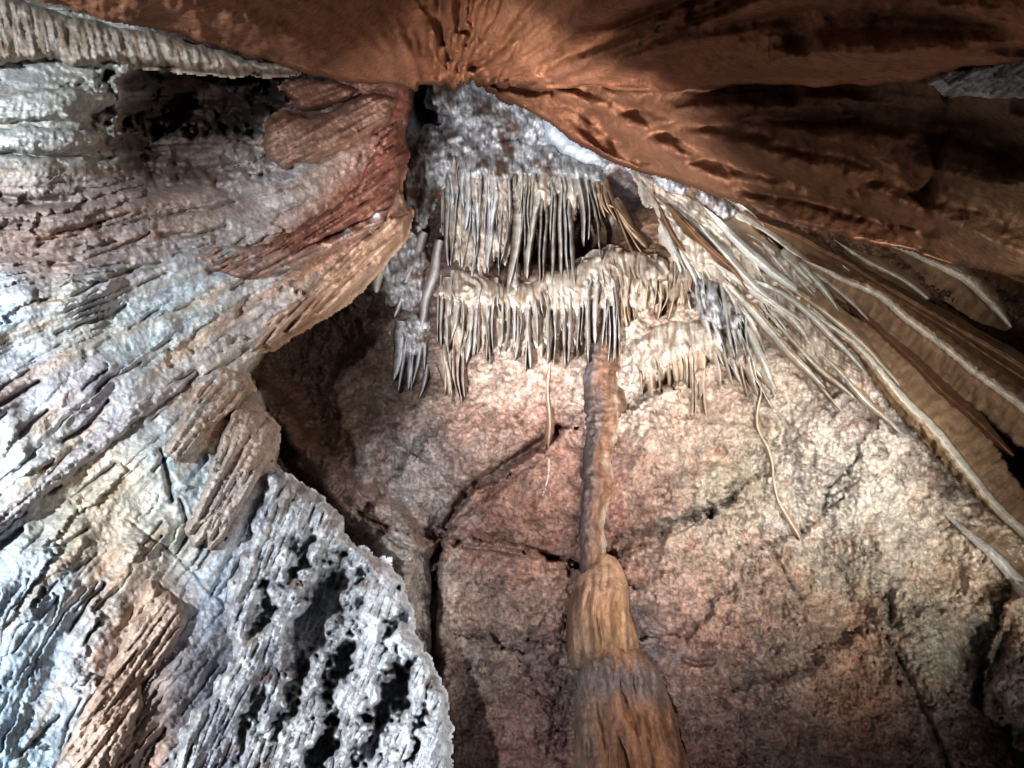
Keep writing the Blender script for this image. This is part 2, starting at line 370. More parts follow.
def ledge(rel, P, h, reach, seed=0):
    """broken edge: the rock on the right-hand side of the line (as drawn) stands back from it"""
    P = [tuple(p) for p in P]; u = UU + 3 * nf(UU, VV, 20, 3, 700 + seed); v = VV + 3 * nf(UU, VV, 20, 3, 710 + seed)
    best = np.full(UU.shape, 1e9); side = np.zeros(UU.shape)
    for (ax, ay), (bx, by) in zip(P[:-1], P[1:]):
        dx, dy = bx - ax, by - ay; L = dx * dx + dy * dy; t = ((u - ax) * dx + (v - ay) * dy) / L; tc = np.clip(t, 0, 1)
        d = np.hypot(u - ax - tc * dx, v - ay - tc * dy); c = dx * (v - ay) - dy * (u - ax); m = d < best
        best = np.where(m, d, best); side = np.where(m, np.sign(c), side)
    rel -= h * np.where(side > 0, np.exp(-(best / reach) ** 1.5) * smooth(best, -0.5, 3.5), 0)
    rel += 0.35 * h * np.where(side <= 0, np.exp(-best / (reach * 0.5)), 0)
for k, (P, h, rc) in enumerate([([(572, 566), (540, 556), (500, 542), (462, 545), (440, 540)], 46, 55), ([(570, 425), (540, 452), (505, 478), (470, 500), (446, 530), (436, 570)], 34, 26),
                 ([(742, 492), (715, 512), (680, 524), (640, 540), (618, 558)], 36, 30), ([(738, 350), (705, 372), (660, 392), (636, 408)], 22, 20), ([(900, 690), (890, 640), (880, 600)], 20, 22),
                 ([(840, 500), (800, 540), (760, 548)], 14, 24), ([(1024, 590), (990, 640), (985, 700), (1030, 760)], 40, 30), ([(560, 640), (520, 650), (480, 640)], 14, 20), ([(720, 600), (690, 640), (650, 640)], 12, 20), ([(850, 640), (800, 680), (740, 690)], 14, 26),
                 ([(430, 440), (400, 470), (380, 500)], 16, 20), ([(880, 420), (850, 470), (830, 500)], 12, 20)]): ledge(rel, P, h * 1.6, rc, k)
DB = D_BACK * (1 - rel / F)
def box(A, n):
    for ax in (0, 1):
        c = np.cumsum(np.pad(A, [(n + 1, n) if ax == 0 else (0, 0), (n + 1, n) if ax == 1 else (0, 0)], mode='edge'), axis=ax)
        A = (c[2 * n + 1:] - c[:-2 * n - 1]) / (2 * n + 1) if ax == 0 else (c[:, 2 * n + 1:] - c[:, :-2 * n - 1]) / (2 * n + 1)
    return A
D_HOST = D_BACK * (1 - box(np.clip(rel, -12, 60), 8) / F)

uw = UU + 12 * nf(UU, VV, 40, 5, 80, 0.7) + 5 * nf(UU, VV, 8, 3, 81); vw = VV + 12 * nf(UU, VV, 40, 5, 84, 0.7) + 5 * nf(UU, VV, 8, 3, 85)
C_BACK_PTS = [
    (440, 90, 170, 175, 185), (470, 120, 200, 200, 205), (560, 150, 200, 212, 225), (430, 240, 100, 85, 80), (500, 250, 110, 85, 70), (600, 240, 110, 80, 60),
    (330, 370, 104, 78, 64), (300, 400, 118, 88, 70), (360, 430, 112, 86, 70), (340, 340, 92, 70, 58), (380, 380, 120, 94, 78), (400, 360, 130, 112, 100), (380, 300, 110, 92, 82),  # left-centre hollow: brown rock, its shade deepened in the colour
    (470, 400, 200, 172, 155), (420, 480, 190, 192, 196), (500, 360, 205, 178, 160), (460, 450, 195, 158, 140), (500, 420, 184, 146, 128), (560, 470, 192, 142, 125), (530, 500, 176, 132, 112),
    (480, 530, 170, 118, 100), (560, 530, 160, 116, 98), (470, 590, 150, 118, 104), (540, 600, 160, 126, 112), (500, 660, 125, 105, 95), (480, 740, 110, 88, 80), (400, 560, 200, 188, 178), (420, 600, 190, 180, 170),
    (400, 500, 175, 150, 135), (550, 710, 112, 90, 85), (520, 745, 140, 95, 85),
    (640, 400, 215, 195, 178), (650, 470, 190, 152, 132), (700, 430, 215, 180, 158), (680, 400, 220, 195, 170), (640, 510, 176, 126, 108), (700, 490, 195, 182, 158), (730, 470, 190, 178, 150), (700, 520, 190, 178, 160),
    (800, 400, 215, 198, 178), (850, 430, 215, 205, 195), (800, 500, 205, 195, 182), (860, 500, 205, 200, 185), (850, 560, 180, 172, 150), (920, 500, 225, 212, 192), (970, 560, 225, 205, 175),
    (680, 560, 172, 144, 124), (660, 580, 174, 134, 116), (740, 580, 160, 132, 112), (650, 640, 140, 130, 132), (700, 650, 185, 125, 100), (720, 680, 120, 110, 105), (830, 600, 160, 128, 100), (780, 640, 130, 112, 100), (860, 680, 150, 112, 84),
    (940, 650, 165, 168, 148), (900, 660, 150, 118, 95), (760, 740, 135, 105, 92), (860, 740, 130, 96, 80), (960, 720, 140, 122, 112), (1010, 680, 140, 125, 118), (700, 740, 120, 85, 75), (1000, 600, 222, 198, 162), (1020, 560, 228, 205, 170),
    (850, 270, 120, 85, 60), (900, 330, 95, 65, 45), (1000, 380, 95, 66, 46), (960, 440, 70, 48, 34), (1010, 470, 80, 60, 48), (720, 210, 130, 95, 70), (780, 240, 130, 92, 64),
]
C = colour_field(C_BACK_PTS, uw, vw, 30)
t = np.clip(0.5 + 0.28 * nf(UU, VV, 14, 5, 90, 0.75), 0, 1)[..., None]
C = C * (0.72 + 0.5 * t)
C = desat(C * np.array([1.02, 0.99, 0.97]), 0.24, 0.86)
speck = smooth(worley(UU / 5.5 + 0.5 * nf(UU, VV, 12, 2, 86), VV / 4.6, 87), 0.42, 0.85) * smooth(nf(UU, VV, 34, 3, 88), -1.3, 0.8)
C = C * (1 - 0.55 * speck[..., None] * np.array([0.85, 1.0, 1.08]))
C = C * (1 - 0.22 * smooth(nf(UU, VV, 3.2, 2, 89), 0.2, 1.4))[..., None]
red = smooth(fbm(UU, VV, 40, 4, 94, 0.6), 0.05, 0.35)[..., None] * 0.32
C = C * (1 - red) + C * np.array([1.15, 0.80, 0.72]) * red
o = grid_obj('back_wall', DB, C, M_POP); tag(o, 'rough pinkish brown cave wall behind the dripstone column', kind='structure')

# ------------------------------------------------------------------ LAYER: left wall
D_LEFT0 = depth_field([
    (-120, -100, 3.6), (100, -50, 4.2), (300, 0, 5.5), (420, 60, 7.6), (-120, 100, 2.9), (0, 120, 3.1), (150, 130, 3.9), (300, 150, 5.2), (400, 140, 6.6), (400, 230, 6.0),
    (0, 300, 2.8), (150, 300, 3.5), (300, 290, 4.8), (250, 370, 4.2), (0, 450, 2.5), (150, 450, 3.1), (260, 440, 3.8), (330, 520, 3.9), (0, 620, 2.2), (150, 620, 2.7), (280, 620, 3.2), (400, 620, 3.6),
    (0, 768, 1.95), (200, 768, 2.5), (400, 768, 3.1), (-120, 600, 1.9), (-120, 870, 1.6), (300, 870, 2.6), (600, 870, 3.4), (600, 500, 5.0), (600, 200, 7.5), (800, 0, 9)])
EDGE_L = [(-300, -300), (425, -300), (412, 60), (408, 100), (404, 140), (392, 185), (412, 212), (408, 228), (380, 262), (345, 298), (305, 322), (262, 352), (247, 372),
          (262, 405), (276, 432), (272, 462), (292, 486), (318, 504), (338, 528), (345, 560), (352, 600), (352, 1000), (-300, 1000)]
Lc, Ls = grain([(50, 90, 5), (50, 200, -4), (100, 230, -14), (200, 190, -6), (200, 270, -22), (60, 290, -10), (340, 130, -25), (380, 200, -40), (300, 250, -32), (330, 290, -42), (100, 350, -35), (200, 400, -42), (60, 470, -42), (150, 480, -45),
                (250, 450, -62), (250, 520, -58), (100, 600, -50), (180, 620, -52), (100, 740, -60), (40, 680, -60), (300, 600, -68), (380, 700, -70), (220, 740, -65), (0, 400, -38), (0, 600, -48), (400, 100, -50)])
a1 = lic((perlin(UU / 9.0, VV / 9.0, 100)).astype(np.float32), Lc, Ls, 60)
a2 = lic((perlin(UU / 22.0, VV / 22.0, 101) + 0.3 * perlin(UU / 8, VV / 8, 106)).astype(np.float32), Lc, Ls, 110)
a3 = lic((perlin(UU / 4.5, VV / 4.5, 102)).astype(np.float32), Lc, Ls, 34)
a4 = lic((perlin(UU / 45.0, VV / 45.0, 103)).astype(np.float32), Lc, Ls, 160)
rel = 34 * fbm(UU, VV, 110, 3, 110) + 1.2 * nf(UU, VV, 24, 4, 111)
def terrace(t, k, sharp=0.12):
    x = t * k; f = x - np.floor(x); return np.where(f < 1 - sharp, f / (1 - sharp), (1 - f) / sharp)
m_ = smooth(fbm(UU, VV, 90, 3, 118), -0.25, 0.3)
gx = UU + 5 * nf(UU, VV, 22, 3, 113); gy = VV + 5 * nf(UU, VV, 22, 3, 114)
gm = smooth(nf(UU, VV, 55, 3, 115), -0.6, 0.9)
m2 = 0.3 + 0.7 * smooth(nf(UU, VV, 80, 2, 123), -0.5, 0.7)
rel += (15.0 * m2 * terrace(a4 + 0.28 * a2 + 0.14 * nf(UU, VV, 20, 3, 119), 0.8, 0.04) + 2.2 * m_ * terrace(a2 + 0.1 * nf(UU, VV, 14, 3, 117), 0.9, 0.06)
        + 0.5 * a1 + 0.2 * a3 + 4.0 * a4 + gm * (0.7 * pits(gx, gy, 14, 116) + 0.45 * pits(gx, gy, 5, 121)) + 0.5 * nf(UU, VV, 5, 2, 122) * (0.5 + gm))
CR = [([(0, 195), (40, 203), (85, 200)], 3.5, 24), ([(0, 228), (25, 226)], 4, 20), ([(85, 130), (100, 110), (110, 85)], 3, 22), ([(0, 152), (50, 155), (110, 158)], 3, 22),
      ([(40, 245), (60, 232), (100, 226)], 3, 18), ([(50, 265), (90, 258), (140, 240), (150, 232)], 2, 16), ([(40, 302), (70, 296), (120, 274), (160, 262)], 2, 16),
      ([(170, 213), (210, 211), (235, 203)], 2.2, 14), ([(160, 235), (200, 234), (225, 226)], 2.5, 18), ([(100, 222), (130, 212)], 1.5, 10), ([(290, 112), (330, 118), (360, 100)], 3, 22),
      ([(57, 335), (80, 325), (125, 305)], 2, 14), ([(195, 373), (170, 395), (140, 414)], 4, 24), ([(20, 430), (45, 412), (90, 408)], 1.4, 8), ([(0, 405), (38, 382)], 3, 22),
      ([(20, 435), (48, 410)], 2.5, 18), ([(64, 442), (84, 428), (108, 402)], 2.5, 20), ([(98, 392), (108, 380), (140, 362)], 1.8, 12), ([(78, 502), (90, 488), (115, 468)], 5, 24),
      ([(0, 520), (30, 502), (60, 485)], 2, 14), ([(0, 545), (20, 530)], 3, 22), ([(40, 470), (60, 462), (50, 485)], 2, 12), ([(160, 450), (168, 480), (172, 500)], 3, 20), ([(200, 545), (190, 530), (180, 500)], 2.5, 16),
      ([(70, 630), (90, 600), (105, 585)], 2, 16), ([(125, 682), (150, 655), (175, 630)], 1.6, 14), ([(138, 694), (150, 676)], 2.5, 14), ([(95, 768), (120, 715)], 1.2, 8), ([(130, 520), (180, 560), (230, 610)], 1.4, 7),
      ([(5, 620), (20, 600), (30, 580)], 1.4, 9), ([(235, 245), (245, 238)], 3, 16), ([(210, 272), (225, 270)], 2.5, 14), ([(240, 310), (248, 302)], 4, 22), ([(20, 755), (60, 715)], 2.5, 12), ([(65, 545), (85, 530)], 2, 14), ([(75, 570), (90, 560)], 1.8, 10),
      ([(110, 85), (105, 120), (130, 150)], 3, 10), ([(250, 350), (200, 380)], 2, 12), ([(300, 250), (260, 262), (240, 260)], 1.6, 10), ([(330, 235), (315, 250), (285, 262)], 2, 14)]
for k, (P, w, dp) in enumerate(CR): crack(rel, P, w, dp, 3, 120 + k % 5)
# many shorter seams along the grain
rs = np.random.RandomState(4)
for k in range(150):
    u, v = rs.uniform(-100, 340), rs.uniform(200, 860); L = rs.uniform(12, 46); P = [(u, v)]
    for j in range(5):
        i_, j_ = int(np.clip((v - V0) / STEP, 0, NH - 1)), int(np.clip((u - U0) / STEP, 0, NW - 1))
        u += L / 5 * Lc[i_, j_]; v += L / 5 * Ls[i_, j_]; P.append((u, v))
    crack(rel, P, rs.uniform(0.8, 1.8), rs.uniform(5, 13), 3, 120 + k % 5)
rel -= 110 * smooth(poly_sd(UU, VV, [(285, 500), (335, 530), (440, 600), (460, 900), (200, 900), (230, 700), (262, 600), (262, 540)]), 0, 14)
# ledges, the dark hollow under the ribbed shelf
blob(rel, 45, 100, 60, 22, 5, 14, 4); blob(rel, 60, 138, 60, 14, 5, 18, 4); blob(rel, 30, 180, 60, 16, 0, 12, 4); blob(rel, 70, 215, 70, 12, -5, 10, 4)
hx = UU + 7 * nf(UU, VV, 26, 3, 137); hy = VV + 5 * nf(UU, VV, 26, 3, 138)
rel -= 230 * np.exp(-(((hx - 188) / 92) ** 2 + ((hy - 98) / 34) ** 2) ** 3) + 90 * np.exp(-(((hx - 200) / 90) ** 2 + ((hy - 140) / 36) ** 2) ** 2)
blob(rel, 190, 100, 30, 14, 2, -10, 4); blob(rel, 150, 155, 60, 30, 15, -60, 3); blob(rel, 190, 135, 55, 18, 10, 36, 3); blob(rel, 250, 160, 50, 14, -15, 26, 3)
blob(rel, 310, 100, 60, 30, 0, -40, 3); blob(rel, 340, 300, 30, 25, -40, 8)
D_LEFT = D_LEFT0.copy()
sd = poly_sd(UU + 7 * fbm(UU, VV, 24, 4, 130, 0.6), VV + 7 * fbm(UU, VV, 24, 4, 134, 0.6), EDGE_L)
rel = rel - 26 * (1 - smooth(sd, 0, 22)) ** 2
rel = rel + 0
D_ = D_LEFT0 * (1 - rel / F) * (1 + np.clip(-sd, 0, 12) * 0.12)
C_LEFT_PTS = [
    (20, 90, 190, 195, 195), (70, 100, 205, 208, 200), (40, 140, 205, 212, 208), (90, 130, 196, 192, 178), (20, 180, 180, 165, 155), (80, 180, 175, 160, 152), (170, 130, 75, 58, 52), (190, 155, 90, 72, 64), (240, 100, 60, 45, 42), (150, 160, 75, 62, 62),  # dark points in the hollow: brown rock with shade put into the colour
    (30, 225, 150, 128, 120), (100, 215, 160, 138, 130), (60, 270, 165, 142, 130), (180, 190, 165, 145, 136), (180, 220, 160, 140, 130), (240, 200, 165, 145, 138), (130, 260, 165, 150, 145), (250, 230, 190, 190, 188),
    (20, 320, 190, 205, 215), (100, 310, 195, 208, 212), (180, 290, 185, 200, 208), (60, 340, 180, 170, 150), (140, 350, 190, 202, 205), (220, 340, 190, 178, 168), (290, 330, 195, 165, 142), (330, 290, 190, 158, 135),
    (270, 300, 180, 178, 180), (300, 270, 175, 150, 132), (350, 250, 180, 135, 110), (380, 220, 190, 160, 138), (360, 200, 168, 105, 88), (300, 230, 170, 112, 92), (390, 150, 160, 110, 92), (280, 190, 185, 188, 190), (320, 180, 175, 160, 148),
    (40, 380, 180, 178, 185), (100, 400, 190, 182, 190), (170, 400, 195, 180, 170), (40, 430, 185, 182, 185), (60, 450, 200, 198, 180), (150, 430, 190, 202, 205), (20, 480, 190, 200, 205), (110, 480, 195, 180, 165), (150, 490, 200, 198, 180),
    (190, 480, 175, 195, 205), (240, 440, 185, 165, 150), (240, 520, 170, 170, 175), (20, 560, 175, 190, 200), (60, 520, 190, 178, 155), (110, 540, 185, 165, 142), (170, 540, 178, 175, 165), (150, 600, 180, 155, 135), (100, 620, 172, 162, 155), (40, 620, 165, 178, 188),
    (20, 680, 150, 168, 182), (60, 700, 165, 170, 175), (120, 680, 175, 150, 132), (100, 740, 170, 140, 122), (40, 750, 160, 185, 200), (150, 740, 160, 135, 122), (190, 640, 120, 120, 128), (220, 600, 160, 175, 190), (230, 660, 95, 98, 110), (200, 700, 110, 112, 122), (250, 560, 165, 172, 178),
    (0, 10, 180, 175, 165), (270, 410, 120, 115, 115)]
uw = UU + 22 * fbm(UU, VV, 50, 4, 140) + 8 * a2; vw = VV + 22 * fbm(UU, VV, 50, 4, 144)
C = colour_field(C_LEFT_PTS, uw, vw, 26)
C = desat(C * (1.08 + 0.11 * nf(UU, VV, 14, 5, 150, 0.75)[..., None] + 0.05 * a3[..., None]), 0.12, 1.0)
k = (smooth(a2 + 0.5 * a1, 0.5, 1.6) * 0.75)[..., None]; C = C * (1 - k) + C * np.array([0.98, 0.80, 0.66]) * k
k = (smooth(-a1 - 0.4 * a3, 0.7, 2.2) * 0.45)[..., None]; C = C * (1 - k) + C * np.array([0.62, 0.60, 0.62]) * k
k = (smooth(fbm(UU, VV, 45, 4, 155, 0.6, True), 0.45, 0.85) * 0.4)[..., None]; C = C * (1 - k) + C * np.array([0.55, 0.66, 0.80]) * k
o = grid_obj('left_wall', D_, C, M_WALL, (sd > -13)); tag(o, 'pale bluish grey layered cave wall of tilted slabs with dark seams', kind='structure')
def box(A, n):
    for ax in (0, 1):
        c = np.cumsum(np.pad(A, [(n + 1, n) if ax == 0 else (0, 0), (n + 1, n) if ax == 1 else (0, 0)], mode='edge'), axis=ax)
        A = (c[2 * n + 1:] - c[:-2 * n - 1]) / (2 * n + 1) if ax == 0 else (c[:, 2 * n + 1:] - c[:, :-2 * n - 1]) / (2 * n + 1)
    return A
D_LEFTS = D_LEFT0 * (1 - box(np.clip(rel, -40, 40), 7) / F)
C_LEFT = C

# ------------------------------------------------------------------ LAYER: near overhang of orange rock (two folds)
Oc, Os = grain([(440, 40, 95), (480, 30, 115), (560, 60, 150), (560, 110, 35), (620, 20, -25), (700, 60, -8), (900, 40, 2), (800, 150, 12), (1000, 180, 15), (300, 40, 25), (100, 0, 12), (0, -60, 5), (640, 150, 38), (400, 0, 60), (520, -60, -60), (380, -80, 80)])
o1 = lic(perlin(UU / 20.0, VV / 20.0, 160).astype(np.float32), Oc, Os, 110)
o2 = lic(perlin(UU / 9.0, VV / 9.0, 161).astype(np.float32), Oc, Os, 44)
oL = lic(perlin(UU / 42.0, VV / 34.0, 163).astype(np.float32), Oc, Os, 150)
near = np.exp(-(((UU - 490) / 105) ** 2 + ((VV - 70) / 75) ** 2))
flut = lic(perlin(UU / 10, VV / 10, 162).astype(np.float32), Oc, Os, 36)
FAN = [([(462, 2), (455, 40), (448, 66)], 5, 34), ([(478, -10), (472, 30), (460, 72)], 4, 26), ([(500, 30), (488, 60), (478, 84)], 4, 26), ([(522, 38), (512, 62), (496, 92)], 4, 24), ([(440, 20), (444, 50), (442, 72)], 4, 20),
       ([(545, 70), (590, 45), (640, 18), (720, -14)], 9, 42), ([(556, 84), (610, 62), (660, 36), (716, 8), (760, -10)], 6, 34), ([(590, 92), (650, 72), (700, 54), (745, 56), (800, 44)], 9, 40),
       ([(600, 118), (660, 104), (720, 92), (790, 92)], 10, 40), ([(616, 140), (690, 128), (760, 118), (860, 118)], 7, 26), ([(640, 160), (720, 162), (790, 178), (860, 190)], 8, 26), ([(700, 186), (780, 196), (850, 212), (930, 232)], 6, 20),
       ([(420, -40), (432, 10), (440, 50)], 10, 26), ([(360, -60), (400, 0), (430, 50)], 16, 22), ([(800, 40), (900, 20), (1000, 18)], 20, 26), ([(900, 150), (960, 130), (1030, 160)], 16, 24), ([(780, 150), (850, 158), (920, 190)], 14, 24), ([(950, 90), (945, 140), (930, 190)], 6, 14)]
rq = np.random.RandomState(3)
for q in range(60):
    an = math.radians(rq.uniform(-115, 38)); r0 = rq.uniform(14, 60); r1 = r0 + rq.uniform(22, 90)
    FAN.append(([(455 + r0 * math.cos(an), 76 + r0 * math.sin(an)), (455 + (r0 + r1) / 2 * math.cos(an - 0.05), 76 + (r0 + r1) / 2 * math.sin(an - 0.05)), (455 + r1 * math.cos(an - 0.12), 76 + r1 * math.sin(an - 0.12))], rq.uniform(1.8, 4.2), rq.uniform(9, 20)))
def orange(D0, edge, name, label, pts, seed, keep_extra=None):
    rel = 12 * fbm(UU, VV, 130, 3, seed) + 26 * oL * (1 - 0.6 * near) * (0.25 + 0.75 * smooth(UU, 420, 560)) + 4.5 * o1 * (1 - 0.6 * near) * (0.3 + 0.7 * smooth(UU, 420, 560)) + 4 * o2 * np.clip(near + 0.35 * smooth(UU, 470, 600), 0, 1) + 11 * near * flut
    rel += 2.6 * nf(UU, VV, 30, 3, seed + 3) + 0.3 * nf(UU, VV, 7, 3, seed + 6)
    for P, w, dp in FAN: crack(rel, P, w, dp * 1.45, 4.0, 6)
    # scalloped pits
    rel -= 6 * smooth(fbm(UU * 0.7, VV, 38, 2, seed + 9), 0.18, 0.5)
    sd = poly_sd(UU + 5 * fbm(UU, VV, 40, 3, seed + 1), VV + 6 * fbm(UU, VV, 40, 3, seed + 2) + 2.5 * near * flut, edge)
    rel -= 55 * (1 - smooth(sd, 0, 40)) ** 2
    D = D0 * (1 - rel / F) * (1 + np.clip(-sd, 0, 4) * 0.10)
    uw = UU + 20 * fbm(UU, VV, 60, 3, seed + 4) ; vw = VV + 14 * fbm(UU, VV, 60, 3, seed + 8)
    C = desat(colour_field(pts, uw, vw, 40), 0.22, 1.05 if seed == 190 else 0.98); C = C * np.array([0.96, 1.08, 0.96]) * (0.92 + 0.3 * fbm(UU, VV, 40, 4, seed + 5, 0.6)[..., None])
    k = (smooth(o1, 0.5, 1.9) * 0.5)[..., None]; C = C * (1 - k) + C * np.array([0.62, 0.55, 0.62]) * k
    o = grid_obj(name, D, C, M_SMOOTH, sd > -3.5); tag(o, label, kind='structure'); return D
D_O1 = depth_field([(-120, -100, 1.3), (100, -20, 1.7), (250, 20, 2.4), (350, 50, 3.4), (420, 70, 5.0), (470, 60, 5.2), (540, 60, 3.9), (640, 60, 2.8), (800, 50, 1.9), (1000, 30, 1.35), (1150, 20, 1.1), (400, -100, 2.1), (700, -100, 1.6), (1150, -100, 0.9), (600, 150, 4.5), (1100, 200, 1.4), (200, 200, 4)])
D_O2 = depth_field([(440, 60, 6.4), (480, 80, 6.2), (560, 110, 5.2), (620, 150, 4.8), (700, 120, 3.5), (700, 180, 4.0), (820, 150, 2.7), (830, 215, 3.0), (1000, 150, 1.95), (1000, 250, 2.1), (1150, 150, 1.5), (1150, 300, 1.7), (1000, 60, 1.8), (700, 0, 3.6), (200, 0, 5)])
O_PTS = [(100, -10, 150, 88, 58), (250, 30, 148, 86, 58), (380, 60, 150, 88, 60), (450, 40, 140, 76, 48), (500, 60, 150, 82, 50), (520, 10, 168, 98, 60), (600, 20, 165, 92, 58), (600, 70, 148, 80, 52), (700, 40, 130, 70, 46), (800, 40, 152, 86, 56), (950, 30, 160, 88, 56), (720, 10, 150, 82, 52), (560, 110, 140, 80, 52)]
O2_PTS = [(560, 120, 140, 80, 52), (600, 110, 130, 70, 44), (640, 140, 125, 72, 48), (700, 110, 120, 66, 44), (800, 100, 112, 66, 48), (700, 150, 128, 76, 52), (820, 180, 118, 68, 44), (950, 140, 120, 76, 54), (900, 200, 118, 66, 42), (1000, 240, 112, 64, 42), (960, 100, 124, 86, 64), (1015, 210, 140, 100, 70)]
orange(D_O2, [(425, -300), (1400, -300), (1400, 350), (1024, 273), (960, 262), (900, 247), (830, 226), (760, 204), (700, 187), (645, 170), (600, 152), (560, 127), (520, 102), (478, 80), (440, 70)],
       'ceiling', 'dark orange brown underside of the cave roof reaching down to the right', O2_PTS, 170)
orange(D_O1, [(-300, -300), (1400, -300), (1400, 45), (1024, 60), (960, 67), (930, 78), (860, 84), (760, 84), (650, 90), (590, 84), (540, 88), (490, 80), (440, 80), (400, 84), (340, 76), (300, 66), (250, 52), (205, 38), (150, 24), (60, 4), (20, -12), (-60, -30), (-300, -60)],
       'ceiling_fold', 'smooth orange fluted fold of the cave roof close overhead', O_PTS, 190)

#ROCKGAP
def cf(c0, c1, ang, wid=5.0, seed=0, stretch=9.0, c2=None):
    a = math.radians(ang); c0, c1 = lin(c0), lin(c1)
    def f(u, v):
        x = (-u * math.sin(a) + v * math.cos(a)) / wid; y = (u * math.cos(a) + v * math.sin(a)) / (wid * stretch)
        t = np.clip(0.5 + 1.1 * fbm(x, y, 1.6, 4, 200 + seed, 0.6), 0, 1)[..., None]
        C = c0 * (1 - t) + c1 * t
        if c2 is not None:
            k = smooth(fbm(u, v, 26, 4, 210 + seed, 0.6), 0.0, 0.35)[..., None]; C = C * (1 - k) + lin(c2) * k
        return C
    return f
def rf(ang, wid=5.0, amp=4.0, seed=0, stretch=9.0, grit=0.6, saw=0.0):
    a = math.radians(ang)
    def f(u, v, sd):
        x = (-u * math.sin(a) + v * math.cos(a)) / wid; y = (u * math.cos(a) + v * math.sin(a)) / (wid * stretch)
        n = nf(x, y, 1.6, 3, 220 + seed) * 0.5
        r = amp * n + 0.5 * amp * (1 - 2 * np.abs(fbm(x, y, 2.6, 3, 230 + seed))) + grit * (0.7 * nf(u, v, 5, 2, 240 + seed) + 0.8 * pits(u, v, 9, 243 + seed))
        if saw:
            t = fbm(x, y, 4.0, 2, 250 + seed) * 3; r = r + saw * (t - np.floor(t))
        return r
    return f

# ------------------------------------------------------------------ bodies on the left wall
o = slab('ribbed_ledge', [(-140, -70), (-20, -20), (20, 0), (60, 14), (110, 24), (160, 33), (205, 46), (250, 60), (290, 66), (296, 70), (270, 72), (215, 71), (160, 66), (110, 62), (75, 66), (50, 58), (20, 62), (0, 66), (-140, 74)],
         D_LEFT0, 60, 11, rf(78, 5.0, 7, 1, 6, 1.2), cf((150, 122, 98), (228, 218, 205), 78, 4, 1, 5), M_CALC, rough=3)
tag(o, 'cream ribbed ledge of flowstone jutting below the orange roof at upper left', 'flowstone ledge')
SL = [
 ('flowstone_lobe', [(281, 84), (300, 80), (332, 80), (359, 88), (350, 98), (325, 104), (302, 110), (288, 96)], 46, 9, -20, 4, (120, 82, 70), (168, 126, 108), 'small brown lobe of flowstone poking out just under the roof', 'flowstone lobe'),
 ('flowstone_lobe', [(262, 145), (268, 122), (285, 112), (305, 116), (325, 114), (350, 98), (375, 92), (396, 98), (392, 118), (372, 135), (345, 150), (315, 162), (285, 168), (270, 162)], 44, 16, -28, 4, (132, 96, 80), (182, 146, 126), 'large rounded tan lobe of flowstone with a scalloped end beside the dark hollow', 'flowstone lobe'),
 ('red_curtain', [(396, 120), (404, 160), (398, 190), (385, 212), (360, 222), (330, 236), (312, 245), (280, 262), (250, 262), (262, 245), (300, 228), (330, 212), (355, 188), (375, 150)], 26, 10, -36, 8, (118, 74, 62), (168, 116, 98), 'brick red folded curtain sloping down from the edge of the left wall', 'rock curtain'),
 ('tan_curtain', [(203, 256), (225, 246), (262, 246), (310, 246), (340, 232), (372, 214), (392, 205), (385, 222), (352, 242), (310, 262), (272, 276), (240, 280), (212, 268)], 28, 8, -28, 6, (138, 96, 80), (190, 160, 146), 'brown and grey folded curtain just under the brick red one', 'rock curtain'),
 ('edge_curtain', [(410, 214), (404, 236), (378, 268), (346, 300), (312, 320), (272, 346), (250, 352), (268, 318), (300, 300), (330, 268), (365, 238), (390, 216)], 20, 8, -44, 8, (160, 120, 94), (208, 176, 150), 'cream and rust curtain along the sharp edge of the left wall', 'rock curtain'),
 ('tapering_slab', [(199, 378), (222, 368), (243, 374), (250, 392), (234, 410), (211, 430), (190, 456), (176, 462), (164, 452), (178, 424)], 20, 7, -50, 6, (158, 132, 112), (206, 180, 158), 'short tapering tan slab above the fluted hanging slab', 'rock slab'),
 ('fluted_slab', [(234, 406), (255, 410), (276, 430), (270, 460), (246, 500), (230, 530), (212, 552), (203, 540), (194, 548), (184, 530), (203, 493), (214, 455)], 28, 8, -62, 7, (160, 138, 124), (208, 188, 172), 'fluted taupe slab hanging like fingers beside the dark channel', 'rock slab'),
 ('striped_slab', [(150, 580), (182, 600), (188, 622), (172, 652), (140, 685), (145, 702), (128, 745), (100, 790), (40, 800), (80, 715), (118, 655), (132, 615)], 14, 16, -54, 6, (162, 132, 112), (206, 184, 166), 'long striped tan slab low on the left wall', 'rock slab'),
 ('grey_slab', [(70, 498), (95, 480), (122, 462), (128, 472), (100, 500), (80, 514)], 10, 6, -44, 3, (170, 158, 140), (200, 192, 178), 'small pale slab above a black slot on the left wall', 'rock slab'),
 ('long_slab', [(-20, 525), (40, 480), (100, 430), (160, 388), (196, 372), (182, 390), (130, 428), (70, 476), (10, 524), (-20, 545)], 12, 8, -40, 4, (160, 150, 150), (200, 192, 196), 'long narrow mauve grey slab crossing the left wall diagonally', 'rock slab'),
 ('white_ledge', [(-30, 100), (20, 92), (60, 88), (95, 90), (110, 98), (92, 112), (88, 122), (50, 118), (10, 122), (-30, 128)], 22, 8, 0, 3, (175, 178, 172), (212, 214, 205), 'chalky white ledge with a blunt end left of the dark hollow', 'rock ledge'),
 ('white_ledge', [(-30, 132), (20, 126), (60, 128), (98, 132), (96, 148), (60, 152), (10, 150), (-30, 152)], 24, 8, 4, 3, (180, 186, 184), (216, 220, 216), 'flat white ledge broken by a crack, lower of the two pale ledges', 'rock ledge'),
]
